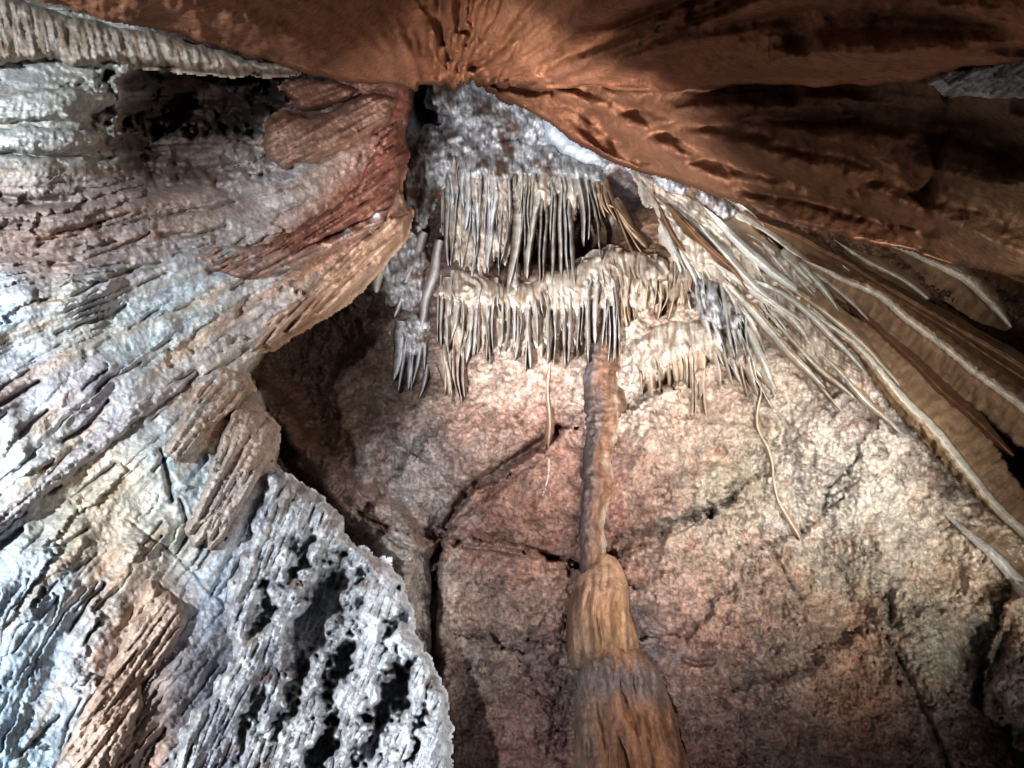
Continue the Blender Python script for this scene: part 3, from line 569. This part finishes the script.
o = slab('pale_rock', [(930, 84), (950, 70), (985, 64), (1024, 56), (1090, 40), (1120, 100), (1060, 104), (1024, 98), (990, 100), (955, 94)], D_O2, 22, 10, rf(-32, 5, 9, 61, 7, 1.2, 4), cf((120, 112, 108), (226, 224, 222), -32, 4, 61, 5), M_CRUST, rough=3, seed=361)
tag(o, 'pale streaked rock showing in the gap between the two orange roof folds', 'rock', None, 'thing')
for k, (nm, P, th, rim, ang, amp, c0, c1, lab, cat) in enumerate(SL):
    own = cf(c0, c1, ang, 4, k, 9, (190, 192, 190) if k in (3, 5) else None)
    def colf(u, v, own=own, m=0.1 if k < 4 else 0.3):
        Cl = np.stack([sample(C_LEFT[..., j], u + 3 * nf(u, v, 9, 2, 7), v) for j in range(3)], -1); return own(u, v) * (1 - m) + Cl * m
    o = slab(nm, P, D_LEFTS, th, rim * 0.8, rf(ang, 4.2 if k < 5 else 5.5, amp * (2.0 if k < 5 else 1.3), k, 10, 1.0 if k < 5 else 1.5, amp * 1.1), colf, M_WALL if k not in (0, 1) else M_SMOOTH, rough=2.5, seed=k + 300)
    tag(o, lab, cat, {'flowstone lobe': 'flowstone lobes under the roof', 'rock curtain': 'folded curtains on the left wall', 'rock slab': 'slabs on the left wall', 'rock ledge': 'white ledges left of the hollow'}[cat])

# crusted buttress at lower left
Bc = cf((118, 116, 120), (226, 228, 230), -66, 3.2, 7, 4)
D_BUT = D_LEFT0 * 0.985
def but_rel(u, v, sd):
    r = rf(-68, 5.0, 9, 9, 7, 1.1, 7)(u, v, sd) + 18 * fbm(u, v, 50, 3, 262) + 1.2 * pits(u, v * 0.8, 7, 264)
    g = -math.radians(68)
    for a, b, ra, rb, h in [(318, 615, 62, 20, -130), (338, 668, 36, 12, -110), (390, 700, 36, 15, -150), (300, 560, 26, 10, -60), (322, 748, 34, 12, -110), (402, 605, 40, 6, -60), (262, 610, 26, 9, -50), (290, 700, 40, 8, -50), (355, 590, 30, 7, -60), (420, 730, 30, 6, -50), (250, 720, 36, 8, -40), (365, 740, 30, 8, -60)]:
        x = u - a + 4 * nf(u, v, 26, 3, 280, 0.7); y = v - b + 8 * nf(u, v, 24, 3, 281, 0.7)
        p = (x * math.cos(g) + y * math.sin(g)) / ra; q = (-x * math.sin(g) + y * math.cos(g)) / rb
        r = r + h * np.exp(-(p * p + q * q) ** 2)
    return r
def but_col(u, v):
    C = Bc(u, v); cw = lin((232, 236, 242)); k = smooth(u + 10 * fbm(u, v, 20, 3, 270), 320, 400)[..., None] * 0.6  # white crust, whitened further on the right to carry its lit side
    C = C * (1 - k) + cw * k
    C = C * 1.0
    gk = (smooth(fbm(u, v, 40, 3, 272), -0.05, 0.3) * (1 - smooth(u, 260, 330)))[..., None] * 0.6; C = C * (1 - gk) + lin((112, 116, 130)) * gk
    bk = smooth(fbm(u, v, 30, 3, 274), 0.22, 0.42)[..., None] * 0.6; C = C * (1 - bk) + lin((104, 78, 60)) * bk
    return C
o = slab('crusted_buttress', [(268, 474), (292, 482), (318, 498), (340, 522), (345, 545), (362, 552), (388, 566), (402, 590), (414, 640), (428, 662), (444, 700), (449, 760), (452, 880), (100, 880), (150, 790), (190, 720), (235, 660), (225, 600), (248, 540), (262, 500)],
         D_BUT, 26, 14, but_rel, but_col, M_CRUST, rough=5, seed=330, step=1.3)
tag(o, 'white crusted buttress with black holes at the foot of the left wall', 'rock buttress')

# ------------------------------------------------------------------ flowstone of the chimney
def crust_rel(seed, amp=6):
    def f(u, v, sd): return amp * (0.85 * nf(u, v * 0.6, 20, 3, seed) + 0.3 * pits(u, v * 0.4, 9, seed + 5) + 0.12 * nf(u, v, 5, 2, seed + 8) + 0.45 * nf(u, v * 0.2, 7, 2, seed + 7))
    return f
def ribbed_rel(seed, amp=6, ang=86):
    a = math.radians(ang)
    def f(u, v, sd):
        x = u * math.sin(a) - v * math.cos(a); y = u * math.cos(a) + v * math.sin(a)
        n = 1 - np.abs(perlin(x / 7.5 + 0.45 * nf(u, v, 30, 2, seed + 3), y / 55.0, seed)) * 3.4
        return amp * (0.8 * n + 0.3 * nf(u, v, 26, 3, seed + 1) + 0.05 * nf(u, v, 5, 2, seed + 2))
    return f
CRW = cf((104, 94, 92), (238, 240, 244), 84, 3.0, 11, 2.0, (112, 86, 72))
CRB = cf((136, 106, 84), (236, 226, 212), 88, 2.6, 12, 6)
CRK = cf((205, 215, 230), (238, 244, 250), 30, 8, 3)
ALL_PARTS = []
def holder(name, label, cat, group, u, v, D=None):
    e = bpy.data.objects.new(name, None); e.empty_display_size = 0.05; SC.collection.objects.link(e)
    e.location = Vector(pos(u, v, float(sample(D_HOST if D is None else D, u, v)))); tag(e, label, cat, group, 'thing'); return e
def body(part, P, e, th, rim, kind, seed, ang=86):
    rl = {'crust': crust_rel(seed, 10), 'rib': ribbed_rel(seed, 9, ang), 'knob': crust_rel(seed, 1.3)}[kind]
    cl = {'crust': CRW, 'rib': CRB, 'knob': CRK}[kind]
    o = slab(part, P, D_HOST, th, rim, rl, cl, M_CALC, None, rough=1.5 if kind == 'knob' else (2.5 if kind == 'rib' else 4), seed=seed, step=1.25, rag=16 if part == 'curtain' and ang == 86 else 0)
    if e is not None: ALL_PARTS.append((o, e))
    return o

rs = np.random.RandomState(9)
def fringe(e, tops, bots, n, w, h, side, ridge, jt=4, jb=8, lift=0, wave=1.0):
    """folds hanging between two polylines: where they start and where they end"""
    T = spline([(a, b) for a, b in tops], 200); B = spline([(a, b) for a, b in bots], 200)
    for i in range(n):
        s = (i + 0.5 + rs.uniform(-.3, .3)) / n; k = min(199, max(0, int(s * 199))); a, b = T[k], B[k]
        f = 1 if rs.rand() > 0.45 else rs.uniform(0.3, 0.9); cl = 13.0; xc = (math.floor(b[0] / cl) + 0.5 + 0.3 * math.sin(b[0] * 1.7)) * cl
        y0 = a[1] + rs.uniform(-jt, jt) * 1.5 + (rs.uniform(8, 34) if rs.rand() < 0.25 and abs(b[1] - a[1]) > 60 else 0); x1 = a[0] + (b[0] * 0.5 + xc * 0.5 - a[0]) * f + rs.uniform(-1.5, 1.5); y1 = a[1] + (b[1] - a[1]) * f + rs.uniform(-jb, jb)
        ww = 0.95 * w * rs.choice([0.7, 1.0, 1.3, 2.2]); hh = h * rs.uniform(0.6, 1.3); g = rs.uniform(-22, 14); z = rs.uniform(-1.5, 1.5) + 4 * float(perlin(np.array(a[0] / 22.0), np.array(a[1] / 40.0), 44)); y0 += 7 * float(perlin(np.array(a[0] / 14.0), np.array(0.3), 46))
        P = [(a[0], y0 - 4, ww * 1.1, -6), (a[0] * .85 + x1 * .15, y0 * .85 + y1 * .15, ww * 1.2, hh * 0.6), (a[0] * .7 + x1 * .3 + z * 0.5, y0 * .7 + y1 * .3, ww * 1.15, hh * 0.9), (a[0] * .35 + x1 * .65 + z, y0 * .35 + y1 * .65, ww * 0.9, hh * 1.05), (x1, y1, ww * 0.45, hh * rs.uniform(0.7, 1.05))]
        fo = fin('fold', P, D_HOST, np.clip(np.array(side) + g, 0, 255), np.clip(np.array(ridge) + g * 0.6, 0, 250), M_CALC, None, rs.uniform(-0.6, 0.6), 11, 0.16, i + 40 + int(a[0]), lift + rs.uniform(-4, 4), base=-12, step=2.0, wave=wave * rs.uniform(0.5, 1.5), ridge_w=0.5, crest=0.95)
        ALL_PARTS.append((fo, e))
GR = 'fringes of dripstone folds'
e = holder('hanging_drapery', 'tall fringe of thin pale folds over black gaps at the heart of the chimney', 'drapery', GR, 530, 165)
body('brow', [(460, 142), (500, 138), (540, 144), (575, 158), (596, 168), (602, 184), (572, 182), (545, 176), (522, 176), (500, 184), (480, 176), (460, 178)], e, 32, 9, 'crust', 346)
body('curtain', [(446, 164), (470, 160), (510, 166), (512, 200), (504, 262), (478, 266), (450, 262), (444, 210)], e, 12, 10, 'rib', 351)
body('curtain', [(516, 168), (560, 166), (598, 178), (606, 200), (592, 215), (560, 205), (530, 212), (512, 205)], e, 12, 10, 'rib', 353)
fringe(e, [(448, 162), (478, 156), (506, 168)], [(444, 268), (474, 276), (498, 268)], 16, 3.0, 28, (132, 112, 98), (236, 236, 238), 7, 12, 6)
fringe(e, [(508, 168), (545, 162), (592, 172)], [(496, 270), (540, 286), (612, 262)], 22, 2.7, 32, (120, 98, 80), (236, 230, 222), 5, 13, 8)
fringe(e, [(592, 172), (606, 192), (614, 206)], [(614, 262), (634, 256), (650, 248)], 9, 3.0, 28, (150, 106, 74), (228, 198, 166), 4, 8, 6)
e = holder('hanging_drapery', 'wide crusted flowstone shelf with a dense row of white folds hanging below it', 'drapery', GR, 545, 290)
body('curtain', [(438, 292), (500, 292), (560, 296), (620, 290), (690, 286), (690, 300), (645, 306), (622, 332), (606, 344), (560, 350), (500, 350), (440, 346)], e, 14, 12, 'rib', 355)
body('shelf', [(440, 284), (458, 270), (486, 276), (506, 286), (530, 284), (545, 272), (570, 268), (590, 258), (612, 250), (640, 252), (668, 262), (694, 272), (690, 292), (672, 302), (650, 308), (618, 310), (585, 312), (545, 312), (505, 310), (470, 304), (446, 304), (434, 296)], e, 26, 10, 'rib', 360)
fringe(e, [(438, 286), (468, 282), (498, 288)], [(436, 348), (464, 354), (496, 360)], 17, 3.0, 26, (138, 112, 96), (232, 224, 216), 9, 10, 10)
fringe(e, [(498, 280), (545, 280), (600, 266), (616, 262)], [(494, 354), (545, 364), (600, 358), (620, 350)], 32, 2.7, 32, (132, 106, 88), (238, 232, 226), 9, 11, 12)
fringe(e, [(614, 260), (650, 264), (692, 276)], [(618, 324), (645, 314), (692, 316)], 18, 3.2, 28, (158, 114, 84), (232, 208, 180), 9, 9, 10)
fringe(e, [(440, 346), (452, 344), (464, 348)], [(442, 400), (454, 406), (464, 388)], 7, 3.0, 20, (160, 130, 112), (236, 220, 206), 3, 8, 6)
e = holder('hanging_drapery', 'small crusted boss with ragged short folds left of the white row', 'drapery', GR, 412, 335)
body('boss', [(398, 326), (416, 314), (430, 322), (428, 345), (410, 360), (396, 350)], e, 22, 7, 'crust', 372)
fringe(e, [(398, 335), (412, 328), (430, 330)], [(386, 370), (404, 388), (422, 396)], 11, 2.8, 20, (124, 112, 108), (230, 230, 234), 6, 8, 8)
e = holder('hanging_drapery', 'bright crusted shelf dripping thick folds beside the long right curtains', 'drapery', GR, 715, 300)
body('shelf', [(694, 276), (712, 280), (726, 296), (744, 316), (740, 332), (716, 330), (700, 318), (690, 298)], e, 30, 8, 'crust', 380)
fringe(e, [(694, 280), (716, 288), (746, 312)], [(706, 344), (730, 354), (752, 356)], 13, 3.4, 28, (160, 140, 118), (242, 242, 238), 8, 8, 10)
e = holder('hanging_drapery', 'cream ledge with short fine folds on the pink wall above the thin crooked rib', 'drapery', GR, 700, 345)
body('shelf', [(632, 344), (650, 330), (672, 322), (700, 322), (730, 338), (756, 352), (772, 372), (752, 376), (725, 362), (700, 356), (672, 362), (648, 378), (630, 384)], e, 16, 9, 'rib', 390)
fringe(e, [(636, 348), (672, 334), (708, 340)], [(640, 402), (676, 408), (706, 410)], 17, 2.8, 13, (184, 152, 126), (234, 214, 192), 6, 12, 3)
fringe(e, [(708, 336), (736, 346), (764, 362)], [(722, 386), (748, 394), (776, 388)], 12, 2.8, 18, (178, 150, 124), (238, 228, 212), 5, 8, 6)
for k, (kind, nm, P, th, rim, lab) in enumerate([
 ('crust', 'crusted_boss', [(432, 84), (455, 78), (478, 82), (512, 98), (530, 112), (524, 136), (500, 146), (478, 156), (462, 150), (440, 140), (448, 112), (432, 106)], 34, 12, 'knobbly white and grey crusted boss at the very top of the chimney'),
 ('crust', 'crusted_boss', [(428, 128), (448, 134), (452, 160), (444, 185), (430, 205), (418, 225), (400, 215), (398, 190), (408, 160)], 30, 10, 'blue white crusted boss along the dark slot beside the left wall'),
 ('knob', 'smooth_knob', [(536, 106), (556, 112), (580, 128), (598, 146), (602, 162), (586, 164), (562, 154), (545, 136)], 40, 12, 'smooth bright blue white knob just under the orange roof'),
 ('crust', 'crusted_boss', [(380, 230), (400, 225), (420, 238), (430, 262), (424, 300), (408, 312), (390, 300), (378, 270)], 20, 10, 'grey crusted boss below the dark slot beside the white tusk'),
 ('crust', 'crusted_boss', [(500, 92), (524, 96), (544, 108), (546, 130), (538, 148), (520, 144), (508, 122)], 30, 9, 'brown and white crusted boss between the chimney top and the smooth knob'),
 ('crust', 'crusted_boss', [(654, 164), (670, 172), (688, 190), (678, 198), (660, 188), (648, 176)], 40, 7, 'small pale tube-like stub at the foot of the roof'),
 ('crust', 'crusted_boss', [(700, 184), (718, 194), (736, 212), (724, 220), (706, 208), (694, 196)], 50, 7, 'pale knob under the roof between two long curtains')]):
    o = body(nm, P, None, th, rim, kind, 400 + 7 * k); tag(o, lab, 'crusted rock', 'crusted bosses in the chimney', 'thing')

# ------------------------------------------------------------------ long curtains on the right
RC = [
 ([(835, 238, 4, 30), (866, 256, 9, 44), (900, 276, 9, 44), (930, 298, 7, 36)], 'bright edged narrow curtain highest on the right, just under the roof', 0.3, 1),
 ([(878, 246, 6, 34), (920, 262, 14, 56), (955, 280, 17, 66), (985, 306, 14, 70), (1010, 329, 5, 72)], 'broad tan curtain ending in a free bright tip near the right edge', -0.4, 1),
 ([(800, 262, 5, 20), (838, 284, 12, 44), (880, 306, 15, 52), (920, 337, 15, 54), (960, 368, 15, 54), (1000, 400, 16, 56), (1060, 448, 18, 56), (1150, 520, 18, 56)], 'long heavy curtain with a thick white edge running out at the right', -0.5, 1),
 ([(756, 262, 4, 18), (800, 298, 11, 36), (846, 334, 12, 42), (880, 366, 8, 42), (899, 386, 2, 40)], 'slender cream curtain ending in a point above the brown one', -0.3, 1),
 ([(780, 290, 5, 18), (828, 318, 10, 34), (866, 348, 15, 40), (905, 388, 22, 40), (948, 432, 24, 38), (980, 475, 20, 36), (1012, 510, 17, 36), (1060, 552, 18, 36), (1140, 615, 18, 36)], 'widest brown curtain sweeping down to the lower right', 0.45, 1),
 ([(716, 262, 4, 16), (744, 280, 11, 32), (778, 306, 12, 38), (800, 328, 8, 36), (810, 344, 2, 32)], 'short white curtain in the middle of the right bundle', 0.2, 2),
 ([(712, 272, 4, 14), (738, 300, 10, 30), (766, 330, 12, 34), (796, 362, 9, 34), (824, 390, 3, 32)], 'long white curtain at the lower left side of the right bundle', -0.3, 2),
 ([(800, 336, 4, 14), (828, 366, 9, 24), (856, 396, 10, 26), (880, 416, 7, 24), (900, 434, 2, 20)], 'pale curtain lying over the rough wall, above its upper rim', -0.3, 2),
 ([(806, 370, 3, 14), (822, 388, 5, 26), (842, 410, 1.5, 30)], 'tiny free-hanging curtain tip over the rough pale wall', 0, 1),
 ([(650, 196, 4, 20), (672, 218, 8, 40), (700, 246, 10, 46), (729, 270, 8, 42), (748, 292, 3, 36)], 'dark brown curtain with a whitish lip nearest to the chimney', -0.5, 0),
 ([(704, 206, 6, 22), (730, 232, 13, 44), (762, 262, 14, 48), (798, 290, 9, 44)], 'snow white crusted curtain high in the right bundle', 0.1, 2),
 ([(742, 214, 4, 22), (790, 238, 9, 40), (840, 264, 9, 42), (900, 300, 10, 42), (970, 342, 11, 42), (1060, 396, 12, 42), (1150, 450, 12, 42)], 'thin brown curtain between the two white edged ones', -0.4, 0),
 ([(684, 210, 4, 20), (712, 238, 9, 38), (740, 266, 11, 42), (770, 294, 8, 38), (800, 320, 2, 34)], 'white edged curtain beside the dark brown one', 0.3, 2),
 ([(850, 300, 3, -10), (900, 350, 7, 2), (940, 388, 7, 6), (975, 418, 6, 6), (1014, 456, 2, 0)], 'faint brown rib deep in the black gap', 0, 0),
 ([(930, 256, 4, 20), (980, 268, 10, 36), (1040, 290, 14, 44), (1150, 320, 16, 44)], 'brown curtain tucked under the roof at the right edge', -0.3, 0),
 ([(832, 250, 3, 10), (880, 290, 7, 26), (940, 326, 8, 30), (1010, 372, 9, 30), (1100, 430, 10, 30)], 'brown curtain in shadow under the free bright tip', -0.2, 0),
 ([(640, 180, 4, 14), (656, 202, 7, 26), (668, 226, 8, 28), (684, 252, 5, 24)], 'shadowed curtain in the corner beside the tan folds', 0, 0),
 ([(760, 304, 4, 14), (790, 336, 8, 30), (826, 374, 8, 34), (854, 398, 2, 32)], 'thin cream curtain in the middle of the bundle', 0.2, 1),
 ([(744, 276, 4, 18), (776, 292, 7, 40), (812, 320, 8, 46), (838, 344, 7, 44), (862, 372, 2, 42)], 'cream curtain above the short white one', -0.2, 2),
 ([(940, 508, 6, 4), (980, 540, 14, 20), (1020, 580, 18, 28), (1060, 640, 20, 30), (1120, 720, 20, 30)], 'cream rounded rib low at the right edge', 0.2, 2),
]
TANS = {0: ((122, 88, 62), (166, 124, 90)), 1: ((168, 136, 106), (244, 236, 218)), 2: ((186, 158, 128), (244, 240, 230)), 3: ((196, 180, 156), (246, 246, 242))}
for k, (P, lab, lean, st) in enumerate(RC):
    s_, r_ = TANS[st]; P = [(P[0][0], P[0][1], P[0][2] * 1.6, -12)] + [tuple(q) for q in P[1:]]; A = np.array(P, float); m = len(P) // 2
    e = holder('rock_curtain', lab, 'curtain', 'long curtains on the right', P[0][0], P[0][1])
    sc_ = np.array(s_)
    S = np.array(P, float); S[1:-1, 2] *= 1.5
    def shc(uu, vv, rn, a, c=lin(s_), seed=k):
        t = nf(uu * 0.55 + vv * -0.83, (uu * 0.8 + vv * 0.55) * 0.12, 5, 3, 500 + seed)
        return c * (1 + 0.14 * t + 0.25 * rn)[..., None]
    o = fin('sheet', S, D_HOST, s_, s_, M_CALC, None, lean, 22, 0.09, 400 + k, 0, base=-30, step=1.8, wave=1.2, period=60.0, crest=1.0, cols=shc, flute=2); ALL_PARTS.append((o, e))
    # the crusted lip along the free edge
    d = np.gradient(A[:, :2], axis=0); d /= np.hypot(d[:, 0], d[:, 1])[:, None] + 1e-9
    L = A.copy(); L[:, 0] += -d[:, 1] * lean * A[:, 2]; L[:, 1] += d[:, 0] * lean * A[:, 2]; L[:, 2] = np.maximum(A[:, 2] * {0: .2, 1: .3, 2: .4, 3: .8}[st], 1.4); L[:, 3] += 2.5; L[0, 2] = 0.3; L[1, 2] *= 0.8
    o = fin('lip', L, D_HOST, np.array(r_) * 0.85, r_, M_CALC, None, 0, 14, 0.16, 400 + k, 0, base=float(A[1:, 3].mean()) - 12, step=1.8, wave=1.2, period=60.0, crest=1.4, ridge_w=0.7); ALL_PARTS.append((o, e))
e = holder('crusted_drapery', 'bundle of thin cream folds fanning down between the chimney and broad right curtains', 'drapery', GR, 700, 230)
body('curtain', [(636, 172), (664, 182), (700, 204), (744, 226), (790, 262), (826, 300), (850, 340), (872, 380), (858, 392), (826, 372), (796, 360), (764, 330), (736, 304), (712, 286), (690, 262), (668, 232), (650, 204)], e, 16, 12, 'rib', 430, ang=42)
for k in range(40):
    t = rs.uniform(0, 1); q = rs.uniform(0.0, 0.9)
    a = math.radians(26 + 34 * t); r0 = 90 + 190 * q; L = rs.uniform(45, 110)
    x0, y0 = 600 + r0 * math.cos(a), 128 + r0 * math.sin(a); 
    b = a + rs.uniform(-0.08, 0.08); P = []
    w = rs.uniform(4, 13); h = rs.uniform(14, 34)
    for j in range(5): P.append((x0 + L * j / 4 * math.cos(b + 0.12 * (j / 4)), y0 + L * j / 4 * math.sin(b + 0.12 * (j / 4)), w * [1.1, 1.2, 1, .8, .3][j], h * [-0.5, .6, 1, 1, .9][j]))
    if P[-1][0] > 890 or y0 < 150: continue
    g = rs.uniform(-30, 16)
    o = fin('fold', P, D_HOST, np.clip(np.array((168, 134, 102)) + g, 0, 255), np.clip(np.array((242, 236, 224)) + g * 0.7, 0, 250), M_CALC, None, rs.uniform(-.9, .9), 16, 0.10, 700 + k, 0, base=-26, step=2, wave=1.2, period=50.0, crest=0.95, ridge_w=0.5); ALL_PARTS.append((o, e))

# ------------------------------------------------------------------ ribs, tusk and column
def single(name, P, s_, r_, lab, cat, group=None, **kw):
    o = fin(name, P, D_HOST, s_, r_, M_CALC, None, **kw); return tag(o, lab, cat, group, 'thing')
RG = 'thin ribs on the rock'
single('dripping_rib', [(551, 345, 6, 14), (548, 380, 4.2, 12), (550, 420, 4.2, 10), (549, 452, 5.5, 9), (546, 484, 6, 5), (540, 512, 3, -4)], (176, 132, 104), (230, 206, 186), 'thin straight rib running down from the middle of the fringe', 'dripstone rib', RG, wave=1.0, crest=0.9, base=-14)
single('dripping_rib', [(744, 362, 7, 14), (761, 390, 5, 14), (757, 424, 4.6, 15), (768, 446, 5, 14), (772, 476, 5, 11), (784, 508, 5, 8), (800, 545, 3, -4)], (180, 152, 124), (232, 218, 198), 'thin crooked rib crossing the rough wall under the cream folds', 'dripstone rib', RG, wave=2, crest=0.9, base=-14)
single('white_tusk', [(412, 232, 4, 20), (398, 244, 5, 36), (385, 260, 6.5, 44), (378, 280, 5.5, 44), (376, 293, 3, 40)], (206, 188, 168), (240, 232, 220), 'smooth curved white tusk at the edge of the dark gap', 'stalactite', wave=0, round_=True)
for k, (P, lab) in enumerate([([(424, 232, 5, 16), (414, 262, 7, 30), (402, 296, 5, 30), (396, 318, 2, 26)], 'white rib left of the deep grey slot'),
                              ([(440, 240, 5, 16), (432, 280, 7, 24), (424, 316, 5, 22), (420, 336, 2, 18)], 'grey rib right of the deep grey slot')]):
    single('chimney_rib', P, (150, 128, 112), (228, 226, 226), lab, 'dripstone rib', RG, wave=2)

e = holder('dripstone_column', 'tall orange brown column with a pale right edge swelling into a bell and mound', 'column', None, 600, 700)
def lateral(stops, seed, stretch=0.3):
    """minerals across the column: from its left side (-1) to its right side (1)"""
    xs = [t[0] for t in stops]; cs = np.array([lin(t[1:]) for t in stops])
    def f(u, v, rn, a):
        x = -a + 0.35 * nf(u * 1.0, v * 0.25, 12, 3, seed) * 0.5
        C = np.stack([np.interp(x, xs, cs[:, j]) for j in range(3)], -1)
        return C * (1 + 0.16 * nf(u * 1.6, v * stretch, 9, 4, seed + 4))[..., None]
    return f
def zones(base, zs, seed):
    """mineral zones down the column"""
    def f(u, v, rn, a):
        C = base(u, v, rn, a)
        for v0, soft, c, k in zs:
            m = np.exp(-((v + 5 * nf(u, v, 12, 3, seed) - v0) / soft) ** 2)[..., None] * k; C = C * (1 - m) + lin(c) * m
        return C
    return f
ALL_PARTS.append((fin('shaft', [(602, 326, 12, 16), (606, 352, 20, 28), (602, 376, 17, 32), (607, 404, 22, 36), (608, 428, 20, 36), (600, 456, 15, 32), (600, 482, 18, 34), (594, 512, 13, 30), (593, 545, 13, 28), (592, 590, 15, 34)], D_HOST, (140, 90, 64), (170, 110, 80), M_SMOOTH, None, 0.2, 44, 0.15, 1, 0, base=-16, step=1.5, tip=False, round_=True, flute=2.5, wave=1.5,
    cols=lateral([(-1, 92, 84, 84), (-0.3, 108, 92, 88), (0.2, 124, 94, 78), (0.6, 138, 104, 84), (0.9, 182, 158, 140), (1, 200, 182, 166)], 480)), e))  # left grey crust plus shade, pale right edge: light put into the colour
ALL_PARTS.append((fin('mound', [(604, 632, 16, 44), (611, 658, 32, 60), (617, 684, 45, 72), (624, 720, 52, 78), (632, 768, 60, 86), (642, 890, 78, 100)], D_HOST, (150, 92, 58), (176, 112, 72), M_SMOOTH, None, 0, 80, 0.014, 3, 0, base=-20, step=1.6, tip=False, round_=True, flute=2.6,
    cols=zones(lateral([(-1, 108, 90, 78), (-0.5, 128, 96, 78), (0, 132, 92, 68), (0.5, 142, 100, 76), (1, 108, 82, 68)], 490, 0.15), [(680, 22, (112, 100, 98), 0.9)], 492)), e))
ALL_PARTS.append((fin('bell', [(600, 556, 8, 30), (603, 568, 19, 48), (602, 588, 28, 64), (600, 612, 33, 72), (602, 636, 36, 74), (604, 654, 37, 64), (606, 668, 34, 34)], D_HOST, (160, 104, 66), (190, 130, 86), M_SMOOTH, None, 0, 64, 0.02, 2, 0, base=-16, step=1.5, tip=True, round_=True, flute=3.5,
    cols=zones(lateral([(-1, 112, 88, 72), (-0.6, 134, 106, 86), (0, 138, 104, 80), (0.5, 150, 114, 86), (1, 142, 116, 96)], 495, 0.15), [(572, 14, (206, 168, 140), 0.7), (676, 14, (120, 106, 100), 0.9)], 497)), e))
bpy.context.view_layer.update()
for o, h_ in ALL_PARTS:
    o.parent = h_; o.matrix_parent_inverse = h_.matrix_world.inverted()
for o in SC.objects:
    if o.get('category') and not o.get('kind'): o['kind'] = 'thing'
